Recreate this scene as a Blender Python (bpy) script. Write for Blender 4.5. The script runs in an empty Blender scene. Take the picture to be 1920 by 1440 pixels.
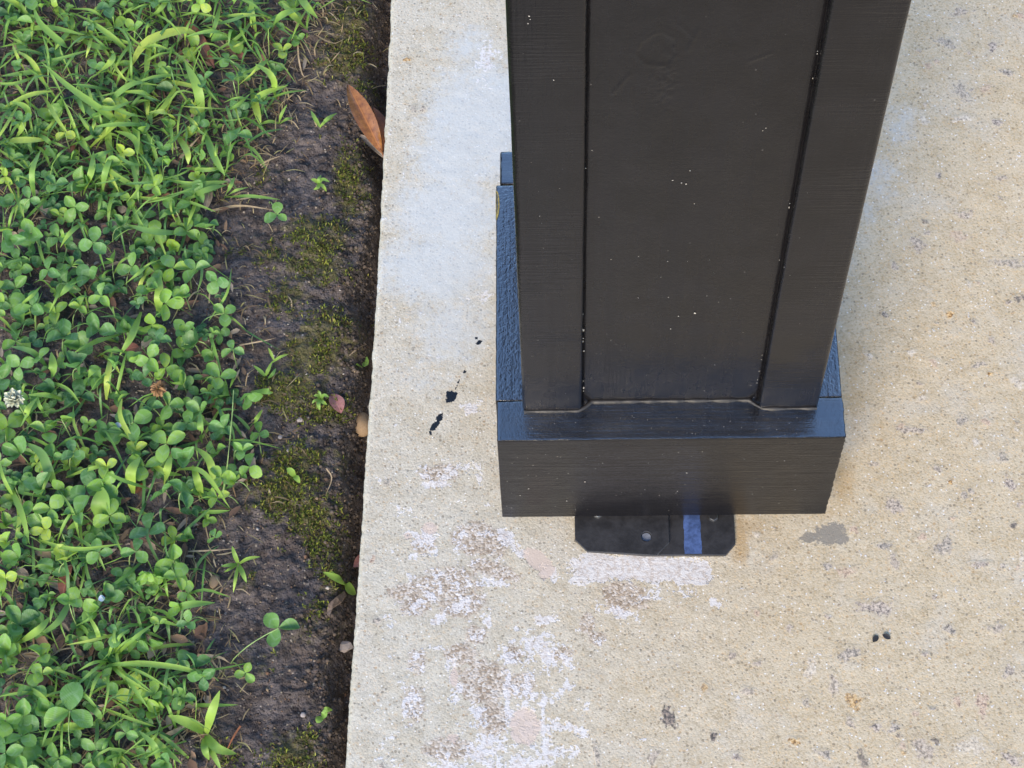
import bpy, bmesh, math, random
import numpy as np
from mathutils import Vector, Matrix, Euler

random.seed(7)
rng = np.random.default_rng(7)
scene = bpy.context.scene
COL = scene.collection
R = math.radians

# ------------------------------------------------------------------ camera
CAM_LOC = Vector((-0.09395, -0.75296, 1.7239))
CAM_ROT = Euler((0.47972, 0.02381, -0.00082), 'XYZ')
FPX = 3945.2                       # focal length in photo pixels (1920 wide)
cam_d = bpy.data.cameras.new('camera')
cam_d.sensor_width = 36.0
cam_d.lens = FPX / 1920.0 * 36.0
cam_d.clip_start = 0.05
cam_d.clip_end = 500.0
cam = bpy.data.objects.new('camera', cam_d)
cam.location = CAM_LOC
cam.rotation_euler = CAM_ROT
COL.objects.link(cam)
scene.camera = cam

# ------------------------------------------------------------------ light
SUN_EL, SUN_AZ = R(32), R(196)     # azimuth clockwise from +Y: behind the camera, a little to the lawn side
world = bpy.data.worlds.new('World')
scene.world = world
world.use_nodes = True
wn = world.node_tree
wn.nodes.clear()
sky = wn.nodes.new('ShaderNodeTexSky')
sky.sky_type = 'NISHITA'
sky.sun_disc = False
sky.sun_elevation = SUN_EL
sky.sun_rotation = SUN_AZ
sky.air_density = 1.0
sky.dust_density = 0.2
sky.ozone_density = 2.5
bg = wn.nodes.new('ShaderNodeBackground')
bg.inputs['Strength'].default_value = 0.15
wo = wn.nodes.new('ShaderNodeOutputWorld')
wn.links.new(sky.outputs[0], bg.inputs[0])
wn.links.new(bg.outputs[0], wo.inputs[0])

sun_d = bpy.data.lights.new('sun', 'SUN')
sun_d.energy = 2.05
sun_d.angle = R(30)
sun_d.color = (1.0, 0.83, 0.60)
sun = bpy.data.objects.new('sun', sun_d)
sd = Vector((math.sin(SUN_AZ) * math.cos(SUN_EL), math.cos(SUN_AZ) * math.cos(SUN_EL), math.sin(SUN_EL)))
sun.rotation_euler = sd.to_track_quat('Z', 'Y').to_euler()
sun.location = sd * 5
COL.objects.link(sun)

vs = scene.view_settings
vs.view_transform = 'Standard'
vs.look = 'None'
vs.exposure = 1.18
vs.gamma = 1.0
vs.use_curve_mapping = False
scene.cycles.max_bounces = 3
scene.cycles.diffuse_bounces = 2
scene.cycles.glossy_bounces = 2
scene.cycles.transmission_bounces = 2
scene.cycles.use_light_tree = False
scene.cycles.adaptive_threshold = 0.02
scene.cycles.use_denoising = True

# ------------------------------------------------------------------ helpers
RM = np.array(CAM_ROT.to_matrix())
CL = np.array(CAM_LOC)


def at(x, y, z=0.0):
    """point of the world at height z that the photo shows at pixel (x, y)"""
    d = RM @ np.array([(x - 960) / FPX, -(y - 720) / FPX, -1.0])
    return CL + d * ((z - CL[2]) / d[2])


def front(x, y, yy):
    """the same for a vertical plane at depth yy"""
    d = RM @ np.array([(x - 960) / FPX, -(y - 720) / FPX, -1.0])
    return CL + d * ((yy - CL[1]) / d[1])


PX = 1.0 / 2100.0                  # metres per photo pixel on the ground


def tag(o, label=None, cat=None, group=None, kind=None):
    if label: o['label'] = label
    if cat: o['category'] = cat
    if group: o['group'] = group
    if kind: o['kind'] = kind
    return o


def link(name, me, mat=None, parent=None):
    o = bpy.data.objects.new(name, me)
    COL.objects.link(o)
    if mat is not None and len(me.materials) == 0:
        me.materials.append(mat)
    if parent is not None:
        o.parent = parent
    return o


def empty(name, loc, rot=(0, 0, 0)):
    o = bpy.data.objects.new(name, None)
    o.empty_display_size = 0.01
    o.location = loc
    o.rotation_euler = rot
    COL.objects.link(o)
    return o


def np_mesh(name, v, f, smooth=True):
    """v (n,3); f (m,3) or (m,4) int"""
    v = np.asarray(v, np.float32)
    f = np.asarray(f, np.int32)
    me = bpy.data.meshes.new(name)
    me.vertices.add(len(v))
    me.vertices.foreach_set('co', v.ravel())
    k = f.shape[1]
    me.loops.add(f.size)
    me.loops.foreach_set('vertex_index', f.ravel())
    me.polygons.add(len(f))
    me.polygons.foreach_set('loop_start', np.arange(0, f.size, k, dtype=np.int32))
    me.polygons.foreach_set('loop_total', np.full(len(f), k, np.int32))
    me.polygons.foreach_set('use_smooth', np.full(len(f), smooth, bool))
    me.update(calc_edges=True)
    return me


def fattr(me, name, arr):
    a = me.attributes.new(name, 'FLOAT', 'POINT')
    a.data.foreach_set('value', np.asarray(arr, np.float32).ravel())


def cattr(me, name, arr):
    a = me.attributes.new(name, 'FLOAT_COLOR', 'POINT')
    arr = np.asarray(arr, np.float32)
    a.data.foreach_set('color', np.concatenate([arr, np.ones((len(arr), 1), np.float32)], 1).ravel())


def grid_faces(nu, nv):
    i = np.arange(nu * nv).reshape(nu, nv)
    return np.stack([i[:-1, :-1], i[1:, :-1], i[1:, 1:], i[:-1, 1:]], -1).reshape(-1, 4)


def _h(i, j, s):
    n = (i.astype(np.int64) * 374761393 + j.astype(np.int64) * 668265263 + s * 1442695041) & 0x7fffffff
    n = ((n ^ (n >> 13)) * 1274126177) & 0x7fffffff
    n = n ^ (n >> 16)
    return (n & 0xffff) / 65535.0


def vnoise(x, y, s=0):
    x = np.asarray(x, float); y = np.asarray(y, float)
    i = np.floor(x); j = np.floor(y)
    u = x - i; w = y - j
    u = u * u * (3 - 2 * u); w = w * w * (3 - 2 * w)
    i = i.astype(np.int64); j = j.astype(np.int64)
    a = _h(i, j, s) * (1 - u) + _h(i + 1, j, s) * u
    b = _h(i, j + 1, s) * (1 - u) + _h(i + 1, j + 1, s) * u
    return (a * (1 - w) + b * w) * 2 - 1


def fbm(x, y, s=0, o=4):
    t = 0; a = 0.5
    for k in range(o):
        t = t + a * vnoise(x * 2 ** k + 17.3 * k, y * 2 ** k - 9.1 * k, s + k)
        a *= 0.5
    return t


def sstep(a, b, x):
    t = np.clip((x - a) / (b - a), 0, 1)
    return t * t * (3 - 2 * t)


def axis(lo, d0, d1, hi, step, grow=1.5):
    a = list(np.arange(d0, d1, step)) + [d1]
    g = step; p = d1
    while p < hi:
        g *= grow; p = min(hi, p + g); a.append(p)
    g = step; p = d0; b = []
    while p > lo:
        g *= grow; p = max(lo, p - g); b.append(p)
    return np.array(b[::-1] + a)


# ------------------------------------------------------------------ node helpers
class NT:
    dim = '3D'

    def __init__(self, name):
        self.m = bpy.data.materials.new(name)
        self.m.use_nodes = True
        self.t = self.m.node_tree
        self.t.nodes.clear()
        self.out = self.n('ShaderNodeOutputMaterial')

    def n(self, ty, **kw):
        x = self.t.nodes.new(ty)
        for k, v in kw.items():
            setattr(x, k, v)
        return x

    def set(self, sock, v):
        if hasattr(v, 'is_output') or isinstance(v, bpy.types.NodeSocket):
            self.t.links.new(v, sock)
        elif isinstance(v, (tuple, list)) and len(v) == 3 and sock.type == 'RGBA':
            sock.default_value = (*v, 1)
        else:
            sock.default_value = v

    def math(self, op, a, b=None, c=None, clamp=False):
        x = self.n('ShaderNodeMath', operation=op, use_clamp=clamp)
        for i, v in enumerate((a, b, c)):
            if v is not None: self.set(x.inputs[i], v)
        return x.outputs[0]

    def mix(self, f, a, b, mode='MIX'):
        x = self.n('ShaderNodeMix', data_type='RGBA', blend_type=mode)
        x.clamp_factor = True
        self.set(x.inputs['Factor'], f)
        self.set(x.inputs[6], a)
        self.set(x.inputs[7], b)
        return x.outputs[2]

    def mapr(self, v, a, b, c=0.0, d=1.0, smooth=True):
        x = self.n('ShaderNodeMapRange')
        x.interpolation_type = 'SMOOTHSTEP' if smooth else 'LINEAR'
        self.set(x.inputs[0], v)
        for i, q in enumerate((a, b, c, d)):
            self.set(x.inputs[i + 1], q)
        return x.outputs[0]

    def noise(self, vec, scale, detail=3, rough=0.55, dist=0.0):
        x = self.n('ShaderNodeTexNoise', noise_dimensions=self.dim)
        self.set(x.inputs['Vector'], vec)
        x.inputs['Scale'].default_value = scale
        x.inputs['Detail'].default_value = detail
        x.inputs['Roughness'].default_value = rough
        x.inputs['Distortion'].default_value = dist
        return x.outputs['Fac']

    def voro(self, vec, scale, feature='F1', rnd=1.0):
        x = self.n('ShaderNodeTexVoronoi', feature=feature, voronoi_dimensions=self.dim)
        self.set(x.inputs['Vector'], vec)
        x.inputs['Scale'].default_value = scale
        x.inputs['Randomness'].default_value = rnd
        return x

    def ramp(self, f, stops, interp='LINEAR'):
        x = self.n('ShaderNodeValToRGB')
        x.color_ramp.interpolation = interp
        e = x.color_ramp.elements
        while len(e) < len(stops): e.new(0.5)
        for k, (p, c) in enumerate(stops):
            e[k].position = p; e[k].color = (*c, 1)
        self.set(x.inputs[0], f)
        return x.outputs[0]

    def attr(self, name, out='Fac'):
        x = self.n('ShaderNodeAttribute', attribute_name=name)
        return x.outputs[out]

    def scale(self, vec, s):
        x = self.n('ShaderNodeMapping')
        self.set(x.inputs[0], vec)
        x.inputs['Scale'].default_value = s
        return x.outputs[0]

    def pos(self):
        return self.n('ShaderNodeNewGeometry').outputs['Position']

    def flat(self):
        """world position slanted into two dimensions, cheaper for ground sheets"""
        self.dim = '2D'
        x = self.n('ShaderNodeSeparateXYZ'); self.set(x.inputs[0], self.pos())
        c = self.n('ShaderNodeCombineXYZ')
        self.set(c.inputs[0], self.math('MULTIPLY_ADD', x.outputs[2], 0.7, x.outputs[0]))
        self.set(c.inputs[1], self.math('MULTIPLY_ADD', x.outputs[2], 0.5, x.outputs[1]))
        return c.outputs[0]

    def objc(self):
        return self.n('ShaderNodeTexCoord').outputs['Object']

    def bump(self, h, strength, dist, normal=None):
        x = self.n('ShaderNodeBump')
        x.inputs['Strength'].default_value = strength
        x.inputs['Distance'].default_value = dist
        self.set(x.inputs['Height'], h)
        if normal is not None: self.set(x.inputs['Normal'], normal)
        return x.outputs[0]

    def bsdf(self, color, rough, normal=None, spec=0.5, link=True, **kw):
        x = self.n('ShaderNodeBsdfPrincipled')
        self.set(x.inputs['Base Color'], color)
        self.set(x.inputs['Roughness'], rough)
        self.set(x.inputs['Specular IOR Level'], spec)
        if normal is not None: self.set(x.inputs['Normal'], normal)
        for k, v in kw.items(): self.set(x.inputs[k.replace('_', ' ')], v)
        if link: self.t.links.new(x.outputs[0], self.out.inputs[0])
        return x.outputs[0]

    def leaf(self, color, rough, normal=None, trans=0.3, spec=0.4):
        a = self.bsdf(color, rough, normal, spec, link=False)
        t = self.n('ShaderNodeBsdfTranslucent')
        g = self.mix(1.0, color, (1.25, 1.15, 0.6), 'MULTIPLY')
        self.set(t.inputs['Color'], g)
        m = self.n('ShaderNodeMixShader')
        m.inputs[0].default_value = trans
        self.t.links.new(a, m.inputs[1]); self.t.links.new(t.outputs[0], m.inputs[2])
        self.t.links.new(m.outputs[0], self.out.inputs[0])


# ------------------------------------------------------------------ materials
def concrete_nodes(t):
    """sandy concrete from world position; returns colour, height, roughness"""
    p = t.flat()
    sx = t.n('ShaderNodeSeparateXYZ'); t.set(sx.inputs[0], p)
    big = t.noise(p, 5.0, 2, 0.6)
    wx = t.math('ADD', sx.outputs[0], t.math('MULTIPLY', t.math('SUBTRACT', big, 0.5), 0.35))
    warm = t.mapr(wx, -0.20, 0.16)  # the warmer light on the right is put into the base colour
    base = t.mix(warm, (0.585, 0.54, 0.445), (0.585, 0.47, 0.305))
    mid = t.noise(p, 38.0, 3, 0.65)
    base = t.mix(t.mapr(mid, 0.38, 0.68), base, t.mix(warm, (0.515, 0.46, 0.355), (0.525, 0.41, 0.25)))
    blot = t.noise(p, 14.0, 3, 0.7)
    base = t.mix(t.math('MULTIPLY', t.mapr(blot, 0.52, 0.72), 0.45), base, (0.585, 0.53, 0.44))
    # sand grains
    v = t.voro(p, 640.0)
    sc = t.n('ShaderNodeSeparateColor'); t.set(sc.inputs[0], v.outputs['Color'])
    grain = t.mix(0.85, base, t.ramp(sc.outputs[0], [(0.0, (0.16, 0.13, 0.10)), (0.14, (0.36, 0.30, 0.22)), (0.4, (0.58, 0.52, 0.42)),
                                                   (0.80, (0.70, 0.65, 0.55)), (0.90, (0.66, 0.42, 0.20)), (1.0, (0.88, 0.86, 0.82))]))
    base = t.mix(0.30, base, grain)
    v2 = t.voro(p, 300.0)
    s2 = t.n('ShaderNodeSeparateColor'); t.set(s2.inputs[0], v2.outputs['Color'])
    rad = t.math('MULTIPLY', t.math('MULTIPLY', s2.outputs[2], s2.outputs[2]), 0.34)
    wob = t.math('ADD', v2.outputs['Distance'], t.math('MULTIPLY', t.math('SUBTRACT', t.noise(p, 900.0, 1, 0.5), 0.5), 0.35))
    dm = t.math('MULTIPLY', t.mapr(t.math('SUBTRACT', wob, rad), 0.12, 0.0), t.math('LESS_THAN', s2.outputs[0], 0.34))
    base = t.mix(t.math('MULTIPLY', dm, 0.5), base, t.ramp(s2.outputs[1], [(0, (0.09, 0.08, 0.07)), (0.5, (0.20, 0.15, 0.10)), (0.8, (0.42, 0.24, 0.10)), (1, (0.34, 0.30, 0.28))]))
    wm = t.math('MULTIPLY', t.mapr(v2.outputs['Distance'], 0.30, 0.15), t.math('GREATER_THAN', s2.outputs[0], 0.955))
    base = t.mix(t.math('MULTIPLY', wm, 0.8), base, (0.82, 0.80, 0.76))
    h = t.math('ADD', t.math('MULTIPLY', v.outputs['Distance'], -0.5), t.math('MULTIPLY', t.noise(p, 420.0, 1, 0.6), 1.0))
    h = t.math('SUBTRACT', h, t.math('MULTIPLY', dm, 0.8))
    return base, h, p, warm


def mat_concrete():
    t = NT('concrete')
    base, h, p, warm = concrete_nodes(t)
    # smoother bluish patches tinted by a mask
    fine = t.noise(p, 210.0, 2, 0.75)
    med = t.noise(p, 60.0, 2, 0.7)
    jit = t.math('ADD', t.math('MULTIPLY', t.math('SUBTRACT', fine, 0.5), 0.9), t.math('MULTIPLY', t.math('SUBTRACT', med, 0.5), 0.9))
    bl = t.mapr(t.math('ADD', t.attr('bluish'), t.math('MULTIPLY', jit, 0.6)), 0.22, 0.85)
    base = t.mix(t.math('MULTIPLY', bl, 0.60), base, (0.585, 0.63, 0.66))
    # rust and amber stain
    ru = t.mapr(t.math('ADD', t.attr('rust'), t.math('MULTIPLY', jit, 0.35)), 0.12, 1.0)
    base = t.mix(t.math('MULTIPLY', ru, 0.55), base, (0.42, 0.25, 0.08))
    # gritty brown crust
    gr = t.mapr(t.math('ADD', t.attr('grit'), t.math('MULTIPLY', jit, 0.8)), 0.35, 0.62)
    vg = t.voro(p, 480.0)
    sg = t.n('ShaderNodeSeparateColor'); t.set(sg.inputs[0], vg.outputs['Color'])
    gcol = t.ramp(sg.outputs[0], [(0, (0.22, 0.145, 0.095)), (0.3, (0.36, 0.27, 0.20)), (0.55, (0.48, 0.39, 0.31)), (0.8, (0.60, 0.52, 0.46)), (1, (0.68, 0.63, 0.58))])
    base = t.mix(t.math('MULTIPLY', gr, 0.72), base, gcol)
    # white flaking coat
    wh = t.mapr(t.math('ADD', t.attr('white'), t.math('MULTIPLY', jit, 1.75)), 0.53, 0.62)
    base = t.mix(t.math('MULTIPLY', wh, 0.80), base, t.mix(t.mapr(fine, 0.3, 0.62), (0.56, 0.49, 0.45), (0.73, 0.705, 0.70)))
    # smooth tan putty
    ta = t.mapr(t.math('ADD', t.attr('tan'), t.math('MULTIPLY', jit, 0.5)), 0.42, 0.55)
    base = t.mix(t.math('MULTIPLY', ta, 0.85), base, (0.62, 0.50, 0.42))
    # grey patch
    gy = t.mapr(t.math('ADD', t.attr('greyp'), t.math('MULTIPLY', jit, 0.85)), 0.47, 0.60)
    base = t.mix(t.math('MULTIPLY', gy, 0.85), base, (0.24, 0.215, 0.18))
    # dark paint spatter
    bk = t.mapr(t.math('ADD', t.attr('paintdrip'), t.math('MULTIPLY', jit, 1.1)), 0.56, 0.66)
    base = t.mix(bk, base, (0.012, 0.016, 0.024))
    rough = t.math('SUBTRACT', 0.88, t.math('MULTIPLY', bk, 0.5))
    rough = t.math('SUBTRACT', rough, t.math('MULTIPLY', bl, 0.25))
    hh = t.math('MULTIPLY', h, t.math('SUBTRACT', 1.0, t.math('MULTIPLY', t.math('MAXIMUM', ta, bl), 0.55)))
    hh = t.math('ADD', hh, t.math('MULTIPLY', wh, 0.9))
    hh = t.math('ADD', hh, t.math('MULTIPLY', gr, t.math('MULTIPLY', vg.outputs['Distance'], -1.3)))
    hh = t.math('ADD', hh, t.math('MULTIPLY', ta, 0.9))
    nrm = t.bump(hh, 0.42, 0.0007)
    t.bsdf(base, rough, nrm, 0.35)
    return t.m


def mat_aggregate(name, cols):
    t = NT(name)
    base, h, p, warm = concrete_nodes(t)
    rnd = t.n('ShaderNodeObjectInfo').outputs['Random']
    c = t.noise(p, 330.0, 3, 0.7)
    stone = t.ramp(c, [(0.30, cols[0]), (0.44, cols[1]), (0.54, cols[2]), (0.66, cols[3])])
    edge = t.math('ADD', t.attr('rim'), t.math('MULTIPLY', t.math('SUBTRACT', t.noise(p, 200.0, 4, 0.7), 0.5), 1.9))
    m = t.mapr(edge, 0.92, 0.55)
    m = t.math('MULTIPLY', m, t.math('ADD', 0.62, t.math('MULTIPLY', rnd, 0.34)))
    col = t.mix(m, base, t.mix(1.0, stone, (1.08, 0.98, 0.86), 'MULTIPLY'))
    t.bsdf(col, 0.75, t.bump(h, 0.4, 0.0006), 0.4)
    return t.m


def mat_soil():
    t = NT('soil')
    p = t.pos()
    a = t.noise(p, 70.0, 4, 0.75)
    b = t.noise(p, 11.0, 4, 0.6)
    col = t.mix(t.mapr(a, 0.3, 0.7), (0.034, 0.027, 0.026), (0.170, 0.145, 0.140))
    col = t.mix(t.math('MULTIPLY', t.mapr(b, 0.42, 0.66), 0.5), col, (0.10, 0.075, 0.062))
    v = t.voro(p, 330.0)
    s = t.n('ShaderNodeSeparateColor'); t.set(s.inputs[0], v.outputs['Color'])
    sp = t.math('MULTIPLY', t.math('LESS_THAN', s.outputs[0], 0.10), t.mapr(v.outputs['Distance'], 0.42, 0.3))
    col = t.mix(t.math('MULTIPLY', sp, 0.85), col, t.ramp(s.outputs[1], [(0, (0.45, 0.40, 0.35)), (0.6, (0.34, 0.28, 0.20)), (1, (0.20, 0.13, 0.09))]))
    ms = t.math('ADD', t.attr('moss'), t.math('MULTIPLY', t.math('SUBTRACT', t.noise(p, 100.0, 4, 0.75), 0.5), 2.2))
    mc = t.mix(t.noise(p, 260.0, 3, 0.7), (0.040, 0.042, 0.012), (0.19, 0.18, 0.045))
    col = t.mix(t.math('MULTIPLY', t.mapr(ms, 0.45, 1.0), 0.7), col, mc)
    h = t.math('ADD', t.noise(p, 260.0, 3, 0.75), t.math('MULTIPLY', t.noise(p, 90.0, 2, 0.6), 1.6))
    t.bsdf(col, t.mapr(a, 0.3, 0.7, 0.62, 0.9), t.bump(h, 1.0, 0.0045), 0.3)
    return t.m


def mat_paint(name, grain_axis, rough=0.34, grain=0.25, dist=0.0006, spec=0.28, base=(0.0074, 0.0068, 0.0078), iso=0.6, sawn=0.0):
    t = NT(name)
    p = t.objc()
    s = [1.0, 1.0, 1.0]
    for k in range(3):
        s[k] = 14.0 if 'xyz'[k] == grain_axis else 420.0
    g = t.noise(t.scale(p, s), 1.0, 4, 0.65, 0.6)
    s2 = [q * 0.35 for q in s]
    g2 = t.noise(t.scale(p, s2), 1.0, 3, 0.6, 0.4)
    peel = t.math('ADD', t.math('MULTIPLY', t.noise(p, 900.0, 1, 0.5), 0.6), t.math('MULTIPLY', t.noise(p, 300.0, 2, 0.65), iso))
    saw = t.noise(t.scale(p, [26.0, 26.0, 620.0]), 1.0, 2, 0.6)
    h = t.math('ADD', t.math('ADD', t.math('MULTIPLY', g, 0.6), t.math('MULTIPLY', g2, 0.8)), t.math('MULTIPLY', peel, 0.45))
    h = t.math('ADD', h, t.math('MULTIPLY', t.math('MULTIPLY', saw, sawn), t.mapr(t.noise(p, 11.0, 2, 0.6), 0.38, 0.62)))
    blot = t.noise(p, 26.0, 4, 0.6)
    col = t.mix(t.mapr(blot, 0.3, 0.7), base, tuple(q * 1.35 for q in base))
    v = t.voro(p, 260.0)
    sc = t.n('ShaderNodeSeparateColor'); t.set(sc.inputs[0], v.outputs['Color'])
    sp = t.math('MULTIPLY', t.math('LESS_THAN', sc.outputs[0], 0.012), t.mapr(v.outputs['Distance'], 0.22, 0.12))
    col = t.mix(t.math('MULTIPLY', sp, 0.18), col, (0.30, 0.28, 0.26))
    streak = t.noise(t.scale(p, [q * 0.12 for q in s]), 1.0, 3, 0.6)
    ro = t.math('ADD', t.mapr(blot, 0.3, 0.7, rough - 0.06, rough + 0.06), t.mapr(streak, 0.35, 0.7, -0.05, 0.10))
    gz = t.n('ShaderNodeSeparateXYZ'); t.set(gz.inputs[0], t.n('ShaderNodeNewGeometry').outputs['True Normal'])
    up = t.mapr(gz.outputs[2], 0.93, 0.99)           # more reflectance added on upward faces to strengthen the sky sheen
    t.bsdf(col, ro, t.bump(h, grain, dist), t.math('ADD', spec, t.math('MULTIPLY', up, 0.72 - spec)), IOR=t.math('ADD', 1.5, t.math("MULTIPLY", up, 1.6)))
    return t.m


def mat_plain(name, col, rough=0.6, var=0.25, scale=120.0, spec=0.4, bump=0.3, bd=0.0005, metallic=0.0):
    t = NT(name)
    p = t.objc()
    n = t.noise(p, scale, 4, 0.65)
    c = t.mix(t.mapr(n, 0.3, 0.7), tuple(q * (1 - var) for q in col), tuple(min(1, q * (1 + var)) for q in col))
    t.bsdf(c, rough, t.bump(n, bump, bd), spec, Metallic=metallic)
    return t.m


def mat_clover(name, use_attr=False):
    t = NT(name)
    p = t.pos()
    if use_attr:
        r = t.attr('tint')
    else:
        sc = t.n('ShaderNodeSeparateColor'); t.set(sc.inputs[0], t.n('ShaderNodeObjectInfo').outputs['Color'])
        r = sc.outputs[0]
    col = t.ramp(r, [(0.0, (0.070, 0.185, 0.070)), (0.30, (0.125, 0.290, 0.080)), (0.55, (0.195, 0.395, 0.080)), (0.8, (0.29, 0.49, 0.075)), (1.0, (0.42, 0.56, 0.075))])
    uv = t.n('ShaderNodeUVMap', uv_map='leafuv').outputs[0]
    sx = t.n('ShaderNodeSeparateXYZ'); t.set(sx.inputs[0], uv)
    au = t.math('ABSOLUTE', t.math('SUBTRACT', t.math('MULTIPLY', sx.outputs[0], 2.0), 1.0))
    vv = sx.outputs[1]
    d = t.math('ABSOLUTE', t.math('SUBTRACT', vv, t.math('SUBTRACT', 0.60, t.math('MULTIPLY', au, 0.30))))
    chev = t.mapr(d, 0.10, 0.02)
    col = t.mix(t.math('MULTIPLY', chev, 0.38), col, (0.27, 0.45, 0.23))
    mid = t.mapr(au, 0.09, 0.0)
    col = t.mix(t.math('MULTIPLY', mid, 0.35), col, (0.14, 0.32, 0.09))
    vein = t.n('ShaderNodeTexWave', wave_type='BANDS', bands_direction='Y')
    cv = t.n('ShaderNodeCombineXYZ'); t.set(cv.inputs[1], t.math('SUBTRACT', vv, t.math('MULTIPLY', au, 0.35)))
    t.set(vein.inputs['Vector'], cv.outputs[0]); vein.inputs['Scale'].default_value = 3.2
    n = t.noise(p, 260.0, 3, 0.6)
    col = t.mix(t.math('MULTIPLY', t.mapr(n, 0.42, 0.72), 0.42), col, (0.25, 0.40, 0.20))
    h = t.math('ADD', t.math('MULTIPLY', vein.outputs['Fac'], 0.18), n)
    t.leaf(col, 0.42, t.bump(h, 0.6, 0.0008), 0.28, 0.5)
    return t.m


def mat_grass(name, use_attr=False):
    t = NT(name)
    p = t.pos()
    if use_attr:
        col = t.attr('tintcol', 'Color')
    else:
        sc = t.n('ShaderNodeSeparateColor'); t.set(sc.inputs[0], t.n('ShaderNodeObjectInfo').outputs['Color'])
        col = t.ramp(sc.outputs[0], [(0.0, (0.17, 0.33, 0.095)), (0.4, (0.27, 0.47, 0.095)), (0.75, (0.38, 0.57, 0.10)), (1.0, (0.50, 0.63, 0.12))])
    n = t.noise(p, 150.0, 3, 0.6)
    col = t.mix(t.math('MULTIPLY', t.mapr(n, 0.4, 0.75), 0.25), col, (0.20, 0.30, 0.10))
    t.leaf(col, 0.45, t.bump(n, 0.2, 0.0004), 0.3, 0.45)
    return t.m


def mat_tintcol(name, rough=0.8, trans=0.0):
    t = NT(name)
    col = t.attr('tintcol', 'Color')
    n = t.noise(t.pos(), 300.0, 3, 0.6)
    col = t.mix(t.math('MULTIPLY', n, 0.3), col, (0.02, 0.015, 0.01))
    if trans: t.leaf(col, rough, None, trans, 0.3)
    else: t.bsdf(col, rough, t.bump(n, 0.4, 0.0006), 0.3)
    return t.m


def mat_deadleaf(name, c0, c1, rough=0.38, spec=0.5):
    t = NT(name)
    uv = t.n('ShaderNodeUVMap', uv_map='leafuv').outputs[0]
    sx = t.n('ShaderNodeSeparateXYZ'); t.set(sx.inputs[0], uv)
    au = t.math('ABSOLUTE', t.math('SUBTRACT', t.math('MULTIPLY', sx.outputs[0], 2.0), 1.0))
    n = t.noise(t.pos(), 130.0, 5, 0.7)
    col = t.mix(t.mapr(n, 0.3, 0.7), c0, c1)
    sp = t.noise(t.pos(), 420.0, 2, 0.5)
    col = t.mix(t.math('MULTIPLY', t.mapr(sp, 0.62, 0.72), 0.6), col, (0.08, 0.03, 0.015))
    col = t.mix(t.math('MULTIPLY', t.mapr(au, 0.10, 0.02), 0.5), col, tuple(min(1, q * 1.5) for q in c1))
    t.bsdf(col, rough, t.bump(n, 0.3, 0.0008), spec)
    return t.m


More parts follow.
